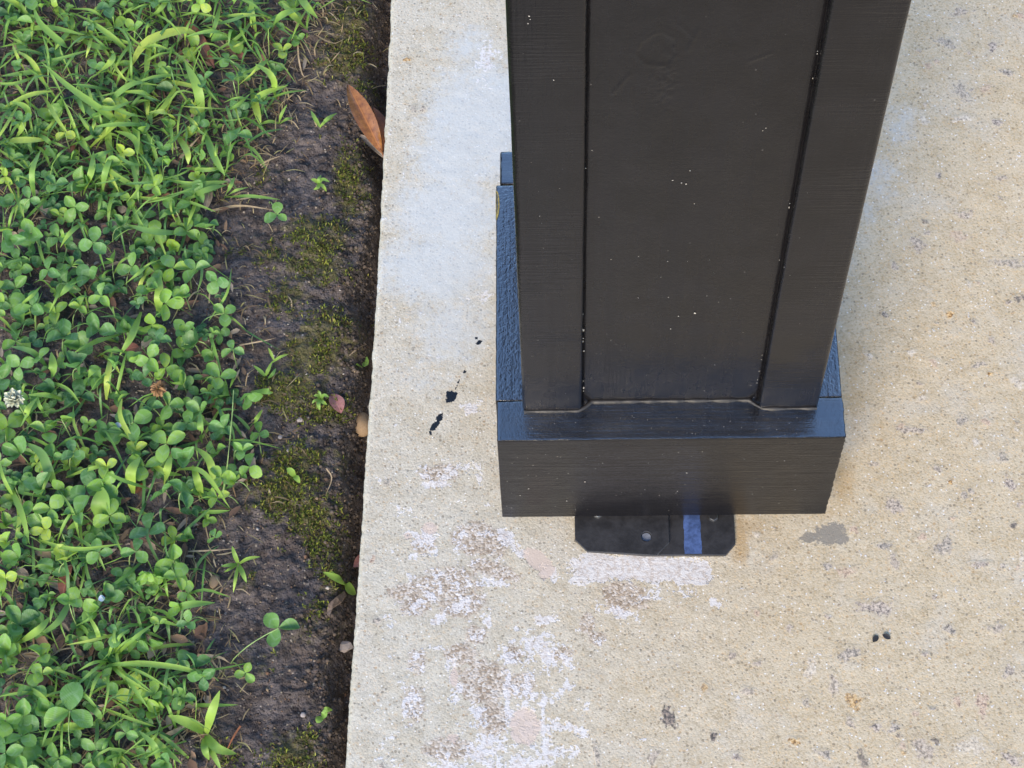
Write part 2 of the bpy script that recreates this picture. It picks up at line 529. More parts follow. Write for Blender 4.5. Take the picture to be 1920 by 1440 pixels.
M = dict(
    concrete=mat_concrete(), soil=mat_soil(),
    post=mat_paint('post_paint', 'z', 0.26, 0.6, 0.0007, sawn=1.3),
    panel=mat_paint('panel_paint', 'z', 0.26, 0.55, 0.0007, iso=1.3, sawn=0.3),
    plinth=mat_paint('plinth_paint', 'x', 0.17, 0.50, 0.0009, 0.30, (0.0062, 0.0056, 0.0062), iso=1.2),
    plinth_y=mat_paint('plinth_side_paint', 'y', 0.21, 0.60, 0.0010, 0.32, (0.0072, 0.0062, 0.0072), iso=3.2),
    caulk=mat_plain('caulk', (0.035, 0.032, 0.030), 0.4, 0.4, 300),
    steel=mat_plain('painted_steel', (0.036, 0.035, 0.037), 0.34, 0.3, 90, 0.6, 0.5, 0.0010),
    steel_in=mat_plain('bare_steel', (0.25, 0.27, 0.32), 0.45, 0.3, 200, 0.5, 0.3, 0.0004),
    bluestreak=mat_plain('streak_blue', (0.075, 0.12, 0.27), 0.30, 0.35, 160, 0.5),
    bolt=mat_plain('zinc_bolt', (0.16, 0.16, 0.16), 0.4, 0.2, 300, 0.5, 0.2, 0.0003, 0.6),
    fleck=mat_plain('light_paint_fleck', (0.42, 0.39, 0.35), 0.7, 0.2, 300),
    barewood=mat_plain('bare_wood', (0.26, 0.20, 0.06), 0.8, 0.5, 400),
    clover=mat_clover('clover_leaf'), clover_s=mat_clover('clover_leaf_cover', True),
    grass=mat_grass('grass_blade'), grass_s=mat_grass('grass_cover', True),
    petiole=mat_plain('clover_stem', (0.26, 0.38, 0.13), 0.5, 0.3, 90),
    moss=mat_tintcol('moss_shoots', 0.7, 0.25), litter=mat_tintcol('litter_bits', 0.85),
    brownleaf=mat_deadleaf('brown_leaf', (0.17, 0.060, 0.016), (0.36, 0.150, 0.040), 0.22, 0.8),
    darkleaf=mat_deadleaf('dark_brown_leaf', (0.085, 0.030, 0.014), (0.19, 0.07, 0.028), 0.45),
    redleaf=mat_deadleaf('red_brown_leaf', (0.20, 0.07, 0.045), (0.34, 0.14, 0.09), 0.5),
    pinkleaf=mat_deadleaf('pink_petal', (0.27, 0.11, 0.10), (0.38, 0.18, 0.16), 0.6),
    greyleaf=mat_deadleaf('grey_leaf', (0.19, 0.15, 0.12), (0.33, 0.27, 0.22), 0.75),
    whitepetal=mat_plain('white_petal', (0.70, 0.73, 0.82), 0.6, 0.1, 200),
    straw=mat_plain('straw', (0.46, 0.34, 0.20), 0.7, 0.3, 120),
    needle=mat_plain('pine_needle', (0.36, 0.14, 0.06), 0.6, 0.3, 120),
    pebble=mat_plain('pebble', (0.33, 0.23, 0.14), 0.7, 0.35, 160, 0.4, 0.5, 0.001),
    greystone=mat_plain('grey_chip', (0.36, 0.32, 0.31), 0.8, 0.3, 220, 0.4, 0.5, 0.001),
    bark=mat_plain('bark', (0.20, 0.15, 0.12), 0.9, 0.4, 260, 0.3, 0.8, 0.0015),
    floret=mat_plain('clover_floret', (0.72, 0.74, 0.58), 0.6, 0.12, 200),
    floret_dry=mat_plain('dry_floret', (0.30, 0.17, 0.075), 0.7, 0.4, 260),
    husk=mat_plain('seed_husk', (0.035, 0.032, 0.030), 0.5, 0.3, 260),
    chip=mat_plain('white_chip', (0.80, 0.78, 0.74), 0.6, 0.1, 200),
)
AGG = dict(
    grey=mat_aggregate('stone_grey', [(0.06, 0.055, 0.06), (0.26, 0.24, 0.24), (0.48, 0.43, 0.40), (0.62, 0.58, 0.54)]),
    pink=mat_aggregate('stone_pink', [(0.15, 0.11, 0.10), (0.42, 0.33, 0.28), (0.56, 0.45, 0.37), (0.64, 0.56, 0.48)]),
    blue=mat_aggregate('stone_blue', [(0.06, 0.06, 0.065), (0.23, 0.225, 0.225), (0.43, 0.40, 0.375), (0.60, 0.56, 0.51)]),
    white=mat_aggregate('stone_white', [(0.20, 0.19, 0.19), (0.50, 0.47, 0.43), (0.66, 0.63, 0.57), (0.72, 0.70, 0.66)]),
    dark=mat_aggregate('stone_dark', [(0.03, 0.03, 0.035), (0.08, 0.08, 0.09), (0.20, 0.18, 0.18), (0.38, 0.32, 0.28)]),
    amber=mat_aggregate('stone_amber', [(0.06, 0.04, 0.02), (0.30, 0.17, 0.06), (0.60, 0.42, 0.20), (0.72, 0.60, 0.40)]),
)

# ------------------------------------------------------------------ slab
_ep = sorted([tuple(at(x, y, 0)[[1, 0]]) for x, y in ((733, 0), (721, 240), (708, 480), (694, 720), (678, 960), (662, 1200), (645, 1440))])
EY = np.array([q[0] for q in _ep]); EX = np.array([q[1] for q in _ep])


def edge_x(y):
    y = np.asarray(y, float)
    e = np.interp(y, EY, EX)
    e = e + np.where(y > EY[-1], (y - EY[-1]) * 0.018, 0) + np.where(y < EY[0], (y - EY[0]) * 0.03, 0)
    return e


def slab_relief(x, y):
    return 0.0009 * fbm(x * 9, y * 9, 3, 3) + 0.00035 * fbm(x * 120, y * 120, 5, 3)


def blob_field(X, Y, blobs, soft=1.0):
    """max over soft ellipses given in photo pixels: (cx, cy, rx, ry, angle deg, peak)"""
    f = np.zeros(X.shape)
    for b in blobs:
        cx, cy, rx, ry = b[:4]
        an = R(b[4]) if len(b) > 4 else 0.0
        pk = b[5] if len(b) > 5 else 1.0
        c = at(cx, cy, 0)
        rx = rx * PX; ry = ry * PX * 1.12
        dx = X - c[0]; dy = -(Y - c[1])
        u = (dx * math.cos(an) + dy * math.sin(an)) / rx
        w = (-dx * math.sin(an) + dy * math.cos(an)) / ry
        d = np.sqrt(u * u + w * w)
        f = np.maximum(f, pk * np.clip(1 - 0.5 * d ** (1.6 if pk < 1.3 else 2.6) * soft, 0, 1) * (d < 3))
    return f


WHITE = [(1120, 1064, 50, 24, 2, 1.5), (1200, 1064, 75, 24, 2, 1.5), (1290, 1072, 45, 24, 2, 1.45), (1085, 1085, 18, 14), (950, 1010, 26, 12, 55), (975, 1035, 22, 9, 40), (1030, 1075, 22, 12, 40),
         (794, 1018, 30, 26, 0, .72), (770, 1000, 14, 8), (812, 1035, 12, 8), (900, 1050, 40, 12, 0, .62), (924, 1090, 40, 12, 10, .7), (860, 1010, 14, 30, 0, .6),
         (830, 1095, 60, 30, 0, .62), (778, 1135, 30, 18, 0, .62), (863, 1131, 40, 26, 0, .62), (823, 1160, 16, 10, -30, .8), (912, 1160, 12, 14, 0, .7), (1022, 1160, 26, 9, -12, .85), (969, 1176, 12, 5, 20, .85),
         (1164, 1150, 40, 10, 8, .8), (1130, 1132, 14, 8, 0, .8), (1345, 1131, 14, 10, 30), (1282, 1107, 36, 12, 5, .75), (1220, 1110, 30, 14, 0, .65), (1119, 1196, 16, 10, 0, .7),
         (1014, 1221, 44, 36, 0, .78), (977, 1225, 38, 26, 0, .68), (1060, 1245, 26, 18, 30, .65), (892, 1192, 18, 14, 0, .62), (843, 1245, 12, 16, 0, .8), (820, 1215, 20, 10, 0, .6), (782, 1241, 20, 24, 0, .6),
         (977, 1286, 32, 24, 0, .72), (1000, 1300, 30, 8, 20, .8), (1070, 1282, 16, 10, -30, .8), (1042, 1306, 20, 8, -40, .7), (855, 1294, 12, 32, 0, .75), (953, 1306, 8, 46, 0, .9), (1018, 1335, 6, 55, 0, .85),
         (892, 1343, 22, 22, 0, .8), (985, 1363, 38, 42, 0, .75), (1062, 1363, 44, 9, 22, .95), (1040, 1355, 20, 14, 0, .8), (865, 1365, 10, 24, 0, .7), (920, 1412, 46, 30, 0, .85), (977, 1430, 50, 22, 0, .85), (1030, 1420, 10, 40, 0, .75), (1058, 1408, 24, 12, 20, .85),
         (729, 1424, 20, 30, 0, .55), (778, 1322, 24, 32, 0, .58), (823, 887, 44, 24, 0, .62), (820, 907, 40, 6, 0, .95), (883, 875, 24, 12, 30, .85), (900, 890, 12, 14, 0, .8), (883, 770, 26, 16, -10, .68),
         (915, 105, 28, 38, 5, .62), (900, 165, 34, 18, 0, .52), (727, 903, 20, 10, 0, .58), (720, 1160, 18, 12, 0, .5), (905, 560, 30, 14, 0, .45), (910, 1000, 30, 10, 0, .5),
         (700, 540, 10, 30, 0, .45), (760, 960, 24, 14, 0, .48), (800, 1290, 20, 20, 0, .45), (1100, 1330, 12, 12, 0, .5), (840, 1440, 40, 20, 0, .7)]
GRIT = [(900, 1014, 55, 30, 15), (924, 1068, 50, 16, 20), (774, 1107, 50, 15, -5), (840, 1095, 60, 30), (778, 1135, 30, 18), (863, 1131, 44, 26), (1172, 1119, 46, 28), (1101, 1168, 14, 18), (1119, 1196, 16, 12),
        (892, 1190, 18, 18), (863, 1225, 30, 20), (782, 1241, 20, 24, 0, .8), (904, 1278, 50, 36), (977, 1284, 28, 20), (924, 1347, 30, 28), (778, 1322, 24, 34, 0, .8), (843, 1404, 44, 20), (1050, 1225, 24, 14, 0, .8), (794, 1020, 24, 18),
        (823, 887, 38, 18), (883, 772, 18, 10, 0, .7), (965, 1225, 20, 22, 0, .8), (1500, 1440, 30, 10, 0, .4)]
TAN = [(1010, 1052, 34, 15, 42), (985, 1363, 26, 30), (806, 990, 16, 10, 20, .9), (852, 1270, 8, 20, 0, .8), (765, 1005, 10, 8, 0, .8), (1022, 1075, 14, 12, 0, .8), (850, 1385, 14, 10, 0, .7)]
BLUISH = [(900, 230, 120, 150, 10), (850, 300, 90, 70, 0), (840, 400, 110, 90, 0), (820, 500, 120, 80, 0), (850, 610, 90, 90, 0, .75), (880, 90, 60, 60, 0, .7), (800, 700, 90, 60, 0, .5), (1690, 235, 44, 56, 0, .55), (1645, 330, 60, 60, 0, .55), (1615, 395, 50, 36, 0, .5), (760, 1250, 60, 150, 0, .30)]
RUST = [(1600, 730, 26, 130, 0, .55), (1580, 900, 26, 60, 10, .8), (1560, 960, 40, 14, 0, .6), (1390, 1012, 13, 42, 0, 1.0), (1400, 990, 30, 22, 0, .75), (1385, 1040, 14, 16, 0, .8), (1440, 1000, 70, 30, 0, .35), (745, 1112, 20, 14, 0, .5), (730, 1230, 40, 40, 0, .25),
        (1620, 1000, 160, 120, 0, .25), (1640, 820, 80, 160, 0, .3), (1200, 1400, 200, 100, 0, .22), (1820, 1000, 120, 200, 0, .18), (765, 112, 10, 8, 0, .8)]
GREYP = [(1555, 1000, 38, 20, -8), (1520, 1006, 26, 10, -8), (1578, 1008, 14, 14)]
DRIP = [(846, 740, 12, 10, -30, 1.1), (842, 750, 8, 6), (855, 728, 3, 12, 20, .9), (860, 715, 2.5, 8, 20, .8), (871, 697, 5, 4), (824, 783, 6, 10, 35, 1.05), (816, 797, 6, 12, 35, .95), (808, 812, 4, 6, 0, .85), (836, 762, 3, 6, 30, .8), (898, 642, 8, 4, -35), (893, 634, 3, 3), (888, 662, 2, 6, 20, .8)]


def build_slab():
    uprof = [(0.002, -0.30), (0.0006, -0.10), (0.0, -0.05), (0.0, -0.02), (0.0, -0.009), (0.0004, -0.0045), (0.0014, -0.0019), (0.0030, -0.0006), (0.0048, -0.0001)]
    us = axis(0.0064, 0.0064, 0.72, 5.0, 0.00155)
    ys = axis(-5.0, -0.285, 0.70, 6.0, 0.00155)
    U = np.concatenate([[q[0] for q in uprof], us])
    Z = np.concatenate([[q[1] for q in uprof], np.zeros(len(us))])
    YY, UU = np.meshgrid(ys, U)
    ZZ = np.repeat(Z[:, None], len(ys), 1)
    e = edge_x(ys)
    rag = 0.0012 * fbm(ys * 55, ys * 0, 31, 4) + 0.0006 * fbm(ys * 320, ys * 0, 33, 2) - 0.0016 * np.clip(vnoise(ys * 45, ys * 0, 37) - .55, 0, 1) * -1
    w = np.clip(1 - UU / 0.012, 0, 1)
    XX = e[None, :] + UU + rag[None, :] * w
    ZZ = ZZ + slab_relief(XX, YY) * np.clip((UU - 0.001) / 0.004, 0, 1)
    side = UU < 0.006
    XX = XX + np.where(side, 0.0007 * fbm(YY * 160, ZZ * 160 + UU * 300, 41, 3), 0)
    v = np.stack([XX, YY, ZZ], -1).reshape(-1, 3)
    f = grid_faces(len(U), len(ys))
    f = f[:, ::-1]
    me = np_mesh('concrete_slab', v, f)
    x, y = XX.ravel(), YY.ravel()
    dense = (x < 0.5) & (y > -0.3) & (y < 0.72)
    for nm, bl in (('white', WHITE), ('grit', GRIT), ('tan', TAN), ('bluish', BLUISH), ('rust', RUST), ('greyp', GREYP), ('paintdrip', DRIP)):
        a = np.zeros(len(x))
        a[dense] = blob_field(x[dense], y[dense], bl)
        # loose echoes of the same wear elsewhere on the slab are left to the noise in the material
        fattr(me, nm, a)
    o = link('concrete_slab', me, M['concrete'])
    tag(o, 'pale sandy concrete slab with a straight edge beside the soil', 'concrete slab', kind='structure')
    return o


slab = build_slab()

# ------------------------------------------------------------------ soil
VEG = [(0, 605), (60, 585), (120, 550), (180, 520), (250, 470), (320, 430), (400, 400), (480, 415), (560, 440), (640, 440), (720, 465), (800, 485), (880, 470), (940, 440), (1000, 395), (1080, 360), (1160, 350), (1240, 380), (1320, 370), (1440, 345)]
VY = [q[0] for q in VEG]; VX = [q[1] for q in VEG]
SOIL_Z = -0.048
MOSS = [(655, 40, 45, 60), (640, 110, 50, 40), (690, 150, 35, 30, 0, .8), (655, 330, 34, 60), (660, 370, 30, 40), (600, 440, 60, 40), (585, 500, 60, 40), (540, 560, 40, 40, 0, .8), (620, 620, 60, 50), (590, 660, 60, 45), (540, 730, 55, 40), (605, 760, 40, 30), (560, 860, 55, 40, 0, .9), (540, 920, 70, 50), (590, 960, 40, 40), (610, 1010, 34, 50, 0, .9), (625, 1070, 24, 30),
        (600, 1160, 40, 40, 0, .7), (575, 1190, 40, 30, 0, .6), (555, 1415, 46, 40), (480, 1240, 30, 26, 0, .7), (410, 1410, 30, 30, 0, .6), (600, 1270, 30, 40, 0, .45), (460, 1100, 50, 20, 0, .5), (510, 480, 40, 30, 0, .7), (450, 460, 50, 30, 0, .6), (500, 330, 40, 30, 0, .6), (640, 860, 20, 30, 0, .7)]


def moss_field(X, Y):
    f = np.zeros(X.shape)
    for b in MOSS:
        c = at(b[0], b[1], SOIL_Z)
        pk = b[5] if len(b) > 5 else 1.0
        d = np.sqrt(((X - c[0]) / (b[2] * PX * 1.3)) ** 2 + ((Y - c[1]) / (b[3] * PX * 1.4)) ** 2)
        f = np.maximum(f, pk * np.clip(1 - 0.5 * d ** 1.6, 0, 1))
    return f


def soil_h(X, Y):
    d = edge_x(Y) - X                       # distance left of the slab edge
    n = fbm(X * 30, Y * 30, 51, 4)
    h = SOIL_Z + 0.010 * fbm(X * 7, Y * 7, 53, 3) + 0.006 * n + 0.0075 * np.abs(fbm(X * 95, Y * 95, 57, 4)) + 0.004 * np.abs(fbm(X * 210, Y * 210, 58, 3)) * sstep(.07, .02, d)
    wob = 0.014 + 0.010 * vnoise(Y * 18, Y * 0 + 3, 59)
    h = h - 0.036 * sstep(wob + 0.014, wob * 0.35, d) - 0.008 * sstep(0.075, 0.02, d)
    near = np.clip(1.3 - np.abs(X + 0.45) / 1.5, 0.15, 1)
    h = h + 0.0022 * moss_field(X, Y) * near
    return h


def build_soil():
    xs = axis(-60.0, -0.76, -0.25, 40.0, 0.0019)
    ys = axis(-60.0, -0.27, 0.72, 60.0, 0.0019)
    YY, XX = np.meshgrid(ys, xs)
    ZZ = soil_h(XX, YY)
    me = np_mesh('soil', np.stack([XX, YY, ZZ], -1).reshape(-1, 3), grid_faces(len(xs), len(ys))[:, ::1])
    x, y = XX.ravel(), YY.ravel()
    a = np.zeros(len(x)); q = (np.abs(x + .5) < .5) & (np.abs(y - .2) < .6)
    a[q] = moss_field(x[q], y[q])
    fattr(me, 'moss', a)
    o = link('soil', me, M['soil'])
    tag(o, 'bare dark brown soil strip between lawn and concrete', 'soil', kind='structure')
    return o


soil = build_soil()


SGX = np.arange(-1.62, -0.19, 0.002); SGY = np.arange(-0.92, 1.54, 0.002)
SGZ = soil_h(*np.meshgrid(SGX, SGY, indexing='ij'))


def sz(x, y):
    u = min(max((x - SGX[0]) / .002, 0), len(SGX) - 2.001); w = min(max((y - SGY[0]) / .002, 0), len(SGY) - 2.001)
    i, j = int(u), int(w); u -= i; w -= j
    return float((SGZ[i, j] * (1 - u) + SGZ[i + 1, j] * u) * (1 - w) + (SGZ[i, j + 1] * (1 - u) + SGZ[i + 1, j + 1] * u) * w)


def on_soil(px, py, up=0.0):
    p = at(px, py, SOIL_Z + up)
    z = sz(p[0], p[1])
    p = at(px, py, z + up)
    return np.array([p[0], p[1], sz(p[0], p[1]) + up])


# ------------------------------------------------------------------ post
PW = 0.285 / 2
TOP = 0.1765
BOT = 0.022
T = 0.037


def fine_box(name, x0, x1, y0, y1, z0, z1, step, rnd=0.0015, amp=0.0002, freq=90, seed=0, ragged=0.0, zmax_dense=None):
    """closed box skin of small quads with rounded edges and slightly uneven faces"""
    def ax(a, b):
        n = max(2, int(round((b - a) / step)) + 1)
        base = np.linspace(a, b, n)
        extra = np.array([a + rnd * .35, a + rnd, b - rnd, b - rnd * .35])
        base = base[(base < a + 1e-9) | (base > b - 1e-9) | ((base > a + rnd * 1.5) & (base < b - rnd * 1.5))]
        return np.unique(np.concatenate([base, extra]))
    X, Y, Z = ax(x0, x1), ax(y0, y1), ax(z0, z1)
    if zmax_dense is not None:
        zz = np.unique(np.concatenate([[z0, z0 + rnd * .35, z0 + rnd], np.arange(z0 + step, zmax_dense, step), np.linspace(zmax_dense, z1, 8)]))
        Z = zz
    vs_, fs_, off = [], [], 0
    for fixed, A, B, flip in (('x0', Y, Z, 1), ('x1', Y, Z, 0), ('y0', X, Z, 0), ('y1', X, Z, 1), ('z0', X, Y, 1), ('z1', X, Y, 0)):
        AA, BB = np.meshgrid(A, B, indexing='ij')
        if fixed[0] == 'x': v = np.stack([np.full(AA.shape, x0 if fixed == 'x0' else x1), AA, BB], -1)
        elif fixed[0] == 'y': v = np.stack([AA, np.full(AA.shape, y0 if fixed == 'y0' else y1), BB], -1)
        else: v = np.stack([AA, BB, np.full(AA.shape, z0 if fixed == 'z0' else z1)], -1)
        f = grid_faces(*AA.shape)
        if flip: f = f[:, ::-1]
        vs_.append(v.reshape(-1, 3)); fs_.append(f + off); off += AA.size
    v = np.concatenate(vs_); f = np.concatenate(fs_)
    lo = np.array([x0, y0, z0]) + rnd; hi = np.array([x1, y1, z1]) - rnd
    c = np.clip(v, lo, hi); d = v - c
    ln = np.linalg.norm(d, axis=1)
    k = ln > rnd
    v[k] = c[k] + d[k] / ln[k, None] * rnd
    key = np.round(v * 1e6).astype(np.int64)
    _, idx, inv = np.unique(key, axis=0, return_index=True, return_inverse=True)
    inv = inv.ravel()
    v = v[idx]; f = inv[f]
    bad = np.array([len(set(q)) < 3 for q in f]) if len(f) < 1 else ((f[:, 0] == f[:, 1]) & (f[:, 2] == f[:, 3]))
    f = f[~bad]
    n = np.clip(v, lo, hi); n = v - n
    nl = np.linalg.norm(n, axis=1, keepdims=True); n = n / np.maximum(nl, 1e-9)
    s = v[:, 0] * 1.0 + v[:, 1] * 1.7; q = v[:, 2] + v[:, 1] * 0.6
    v = v + n * (amp * fbm(s * freq, q * freq, seed, 3))[:, None]
    if ragged:
        m = np.exp(-np.abs(v[:, 0] - x1) / 0.003)
        r = ragged * fbm(v[:, 2] * 320, v[:, 1] * 160, seed + 9, 3)
        v[:, 0] += m * (r - ragged * .3)
        # edge chips along front top and bottom
    me = np_mesh(name, v, f)
    me.validate()
    return me


def build_post():
    root = empty('porch_post', (0, PW, BOT))
    tag(root, 'square black painted wooden porch post with recessed panel and boxed base', 'post')

    def part(name, me, mat, off=None):
        o = link(name, me, mat, root)
        o.location = (-root.location[0], -root.location[1], -root.location[2])
        return o
    # base boards: front and back run through, the sides butt between them
    part('base_board', fine_box('base_board', -PW, PW, 0, T - 0.0006, BOT, TOP, 0.0028, 0.0009, 0.00025, 80, 3, 0.0012), M['plinth'])
    part('base_board', fine_box('base_board', -PW + 0.002, PW - .001, 2 * PW - T + 0.002, 2 * PW, BOT, TOP - 0.002, 0.004, 0.0018, 0.0005, 80, 5), M['plinth'])
    part('base_board', fine_box('base_board', -PW - 0.0012, -PW + T, T, 2 * PW - T + 0.0002, BOT, TOP - 0.0004, 0.003, 0.0010, 0.0003, 80, 7), M['plinth_y'])
    part('base_board', fine_box('base_board', PW - T, PW - 0.0008, T, 2 * PW - T + 0.0008, BOT, TOP - 0.0003, 0.003, 0.0010, 0.0003, 80, 9), M['plinth_y'])
    # corner boards: L-shaped in plan, standing on the base boards
    x0, y0 = 0.1213, 0.02695
    y1 = 2 * PW - y0
    ww, th, H = 0.0485, 0.019, 2.60

    def corner(sx, sy):
        cx = x0 * sx
        cy = y0 if sy < 0 else y1
        q = -sy  # inward in y
        pts = [(cx, cy), (cx - sx * ww, cy), (cx - sx * ww, cy + q * th), (cx - sx * th, cy + q * th), (cx - sx * th, cy + q * ww), (cx, cy + q * ww)]
        if sx * sy > 0: pts = pts[::-1]
        # round the corners
        P = []
        n = len(pts)
        for i in range(n):
            a, b, c = (Vector(pts[(i - 1) % n]), Vector(pts[i]), Vector(pts[(i + 1) % n]))
            r = 0.0045 if i == (0 if sx * sy <= 0 else 5) else 0.0028 if i != (3 if sx * sy <= 0 else 2) else 0.0003
            d1 = (a - b).normalized(); d2 = (c - b).normalized()
            for k in range(5):
                t = k / 4
                p = (b + d1 * r) * (1 - t) ** 2 + b * 2 * t * (1 - t) + (b + d2 * r) * t * t
                P.append(p)
        zs = np.concatenate([np.arange(TOP - 0.0004, 1.15, 0.012), [1.4, 1.9, H]])
        P = np.array([[p[0], p[1]] for p in P])
        m = len(P)
        V = []
        for z in zs:
            jit = 0.00035 * fbm(np.arange(m) * 0.0 + P[:, 0] * 60, np.full(m, z * 25.0) + P[:, 1] * 40, 71 + int(sx * 3 + sy), 3)
            g = P.copy(); g[:, 1] += jit; g[:, 0] += jit * .6
            V.append(np.concatenate([g, np.full((m, 1), z)], 1))
        V = np.concatenate(V)
        F = []
        for i in range(len(zs) - 1):
            for k in range(m):
                k2 = (k + 1) % m
                F.append((i * m + k, i * m + k2, (i + 1) * m + k2, (i + 1) * m + k))
        me = np_mesh('corner_board', V, F)
        bm = bmesh.new(); bm.from_mesh(me)
        bm.verts.ensure_lookup_table()
        bm.faces.new([bm.verts[k] for k in range(m)][::-1]); bm.faces.new([bm.verts[(len(zs) - 1) * m + k] for k in range(m)])
        bmesh.ops.recalc_face_normals(bm, faces=bm.faces)
        bm.to_mesh(me); bm.free()
        me.set_sharp_from_angle(angle=R(50))
        part('corner_board', me, M['post'])
    for sx in (-1, 1):
        for sy in (-1, 1):
            corner(sx, sy)
    # recessed panels
    rec = 0.0085
    yf = y0 + rec
    hx = x0 - ww + 0.003
    xs = np.arange(-hx, hx + 1e-6, 0.0012); zs = np.concatenate([np.arange(TOP - 0.0004, 1.02, 0.0016), [1.1, 1.4, 1.9, H]])
    XX, ZZ = np.meshgrid(xs, zs, indexing='ij')
    D = 0.00035 * fbm(XX * 60, ZZ * 30, 81, 3)
    k = front(1233, 94, yf)
    dx, dz = (XX - k[0]), (ZZ - k[2])
    ang = np.arctan2(dz, dx)
    rr = np.sqrt((dx / 1.0) ** 2 + (dz / 1.35) ** 2) + 0.0010 * np.sin(ang * 3 + 1) + 0.0005 * np.sin(ang * 7)
    D += 0.0005 * (0.6 + 0.6 * fbm(XX * 150, ZZ * 150, 88, 2)) * np.exp(-((rr - 0.0125) / 0.0016) ** 2) - 0.0002 * (rr < 0.0112) + 0.0002 * np.exp(-((rr - .016) / .0012) ** 2) * (np.sin(ang) > -.2)
    D -= 0.0016 * np.exp(-((hx - 0.003 - np.abs(XX)) / 0.0011) ** 2)      # open joint beside the corner boards
    k2 = front(1248, 150, yf)
    fl = np.exp(-(((XX - k2[0]) / 0.008) ** 2 + ((ZZ - k2[2]) / 0.030) ** 2))
    D += 0.0006 * fl * np.clip(fbm(XX * 560, ZZ * 420, 85, 2) * 2.0, -1, 1)
    for (a, b, c, d) in ((1300, 70, 1275, 45), (1310, 55, 1290, 95), (1405, 115, 1445, 100), (1180, 140, 1150, 175), (1540, 130, 1530, 180)):
        p1, p2 = front(a, b, yf), front(c, d, yf)
        e = p2 - p1; L2 = e[0] ** 2 + e[2] ** 2
        tt = np.clip(((XX - p1[0]) * e[0] + (ZZ - p1[2]) * e[2]) / L2, 0, 1)
        ds = np.sqrt((XX - p1[0] - tt * e[0]) ** 2 + (ZZ - p1[2] - tt * e[2]) ** 2)
        D += 0.0005 * np.exp(-(ds / 0.0012) ** 2)
    me = np_mesh('panel', np.stack([XX, yf - D, ZZ], -1).reshape(-1, 3), grid_faces(len(xs), len(zs)))
    part('panel', me, M['panel'])
    inner = fine_box('panel', -hx, hx, y1 - rec - 0.01, y1 - rec, TOP - 0.0004, H, 0.02, 0.001, 0.0002, zmax_dense=1.0)
    part('panel', inner, M['panel'])
    for sx in (-1, 1):
        xa, xb = sorted((sx * (x0 - rec), sx * (x0 - rec - 0.01)))
        part('panel', fine_box('panel', xa, xb, y0 + ww - .003, y1 - ww + .003, TOP - 0.0004, H, 0.02, 0.001, 0.0002, zmax_dense=1.0), M['panel'])
    # caulk bead at the foot of the panel and round the corner boards
    def bead(path, r, seed):
        path = [Vector(p) for p in path]
        pts = []
        for a, b in zip(path[:-1], path[1:]):
            n = max(2, int((b - a).length / 0.0025))
            for i in range(n): pts.append(a.lerp(b, i / n))
        pts.append(path[-1])
        V, F = [], []
        for i, p in enumerate(pts):
            d = (pts[min(i + 1, len(pts) - 1)] - pts[max(i - 1, 0)]).normalized()
            s = d.cross(Vector((0, 0, 1))).normalized()
            rr = r * (1 + 0.45 * float(vnoise(np.array([i * 0.35]), np.array([seed * 1.0]), 91)[0]))
            for k in range(6):
                a = k / 6 * 2 * math.pi
                V.append(p + s * math.cos(a) * rr + Vector((0, 0, 1)) * math.sin(a) * rr)
        for i in range(len(pts) - 1):
            for k in range(6):
                F.append((i * 6 + k, i * 6 + (k + 1) % 6, (i + 1) * 6 + (k + 1) % 6, (i + 1) * 6 + k))
        part('caulk_bead', np_mesh('caulk_bead', [tuple(v) for v in V], F), M['caulk'])
    zt = TOP + 0.0002
    bead([(-x0 + 0.001, y0 - .0003, zt), (-x0 + ww - 0.003, y0 - .0003, zt), (-x0 + ww + .003, y0 + .003, zt), (-x0 + ww + 0.008, yf - .0005, zt), (x0 - ww - .008, yf - .0005, zt), (x0 - ww - .002, y0 + .003, zt), (x0 - ww + .004, y0 - .0003, zt), (x0 - .001, y0 - .0003, zt)], 0.0017, 1)
    # bare sliver where the paint has chipped from the side board
    V = []
    p0 = at(931.5, 358, TOP - .0); p1 = at(931.5, 412, TOP)
    n = 12
    for i in range(n):
        t = i / (n - 1); yy = p0[1] + (p1[1] - p0[1]) * t
        wv = 0.0022 * math.sin(math.pi * min(1, t * 1.05)) ** .6 + 0.0003
        V += [(-PW - 0.0016, yy, TOP - 0.010 * math.sin(math.pi * t) - .0005), (-PW - 0.0017, yy, TOP - 0.0012), (-PW - 0.0008 + wv, yy, TOP + 0.0003)]
    F = [q for i in range(n - 1) for q in ((i * 3, i * 3 + 1, i * 3 + 4, i * 3 + 3), (i * 3 + 1, i * 3 + 2, i * 3 + 5, i * 3 + 4))]
    part('bare_wood_sliver', np_mesh('bare_wood_sliver', V, F), M['barewood'])
    # steel stub that carries the post off the slab
    part('standoff_foot', fine_box('standoff_foot', -0.075, 0.061, 0.05, 0.24, 0.0068, BOT + .004, 0.02, 0.001, 0.0), M['steel'])
    # light flecks of overspray on the front faces
    V, F = [], []
    rr = random.Random(5)

    def fleck(p, nrm, w, h, ang):
        n = Vector(nrm)
        u = Vector((1, 0, 0)); v = n.cross(u)
        b = len(V)
        m = 6
        V.append(tuple(Vector(p) + n * 0.0004))
        for i in range(m):
            a = i / m * 2 * math.pi
            r = rr.uniform(.6, 1.2)
            x = math.cos(a) * w * r; y = math.sin(a) * h * r
            xx = x * math.cos(ang) - y * math.sin(ang); yy = x * math.sin(ang) + y * math.cos(ang)
            V.append(tuple(Vector(p) + u * xx + v * yy + n * 0.00012))
        for i in range(m): F.append((b, b + 1 + i, b + 1 + (i + 1) % m))
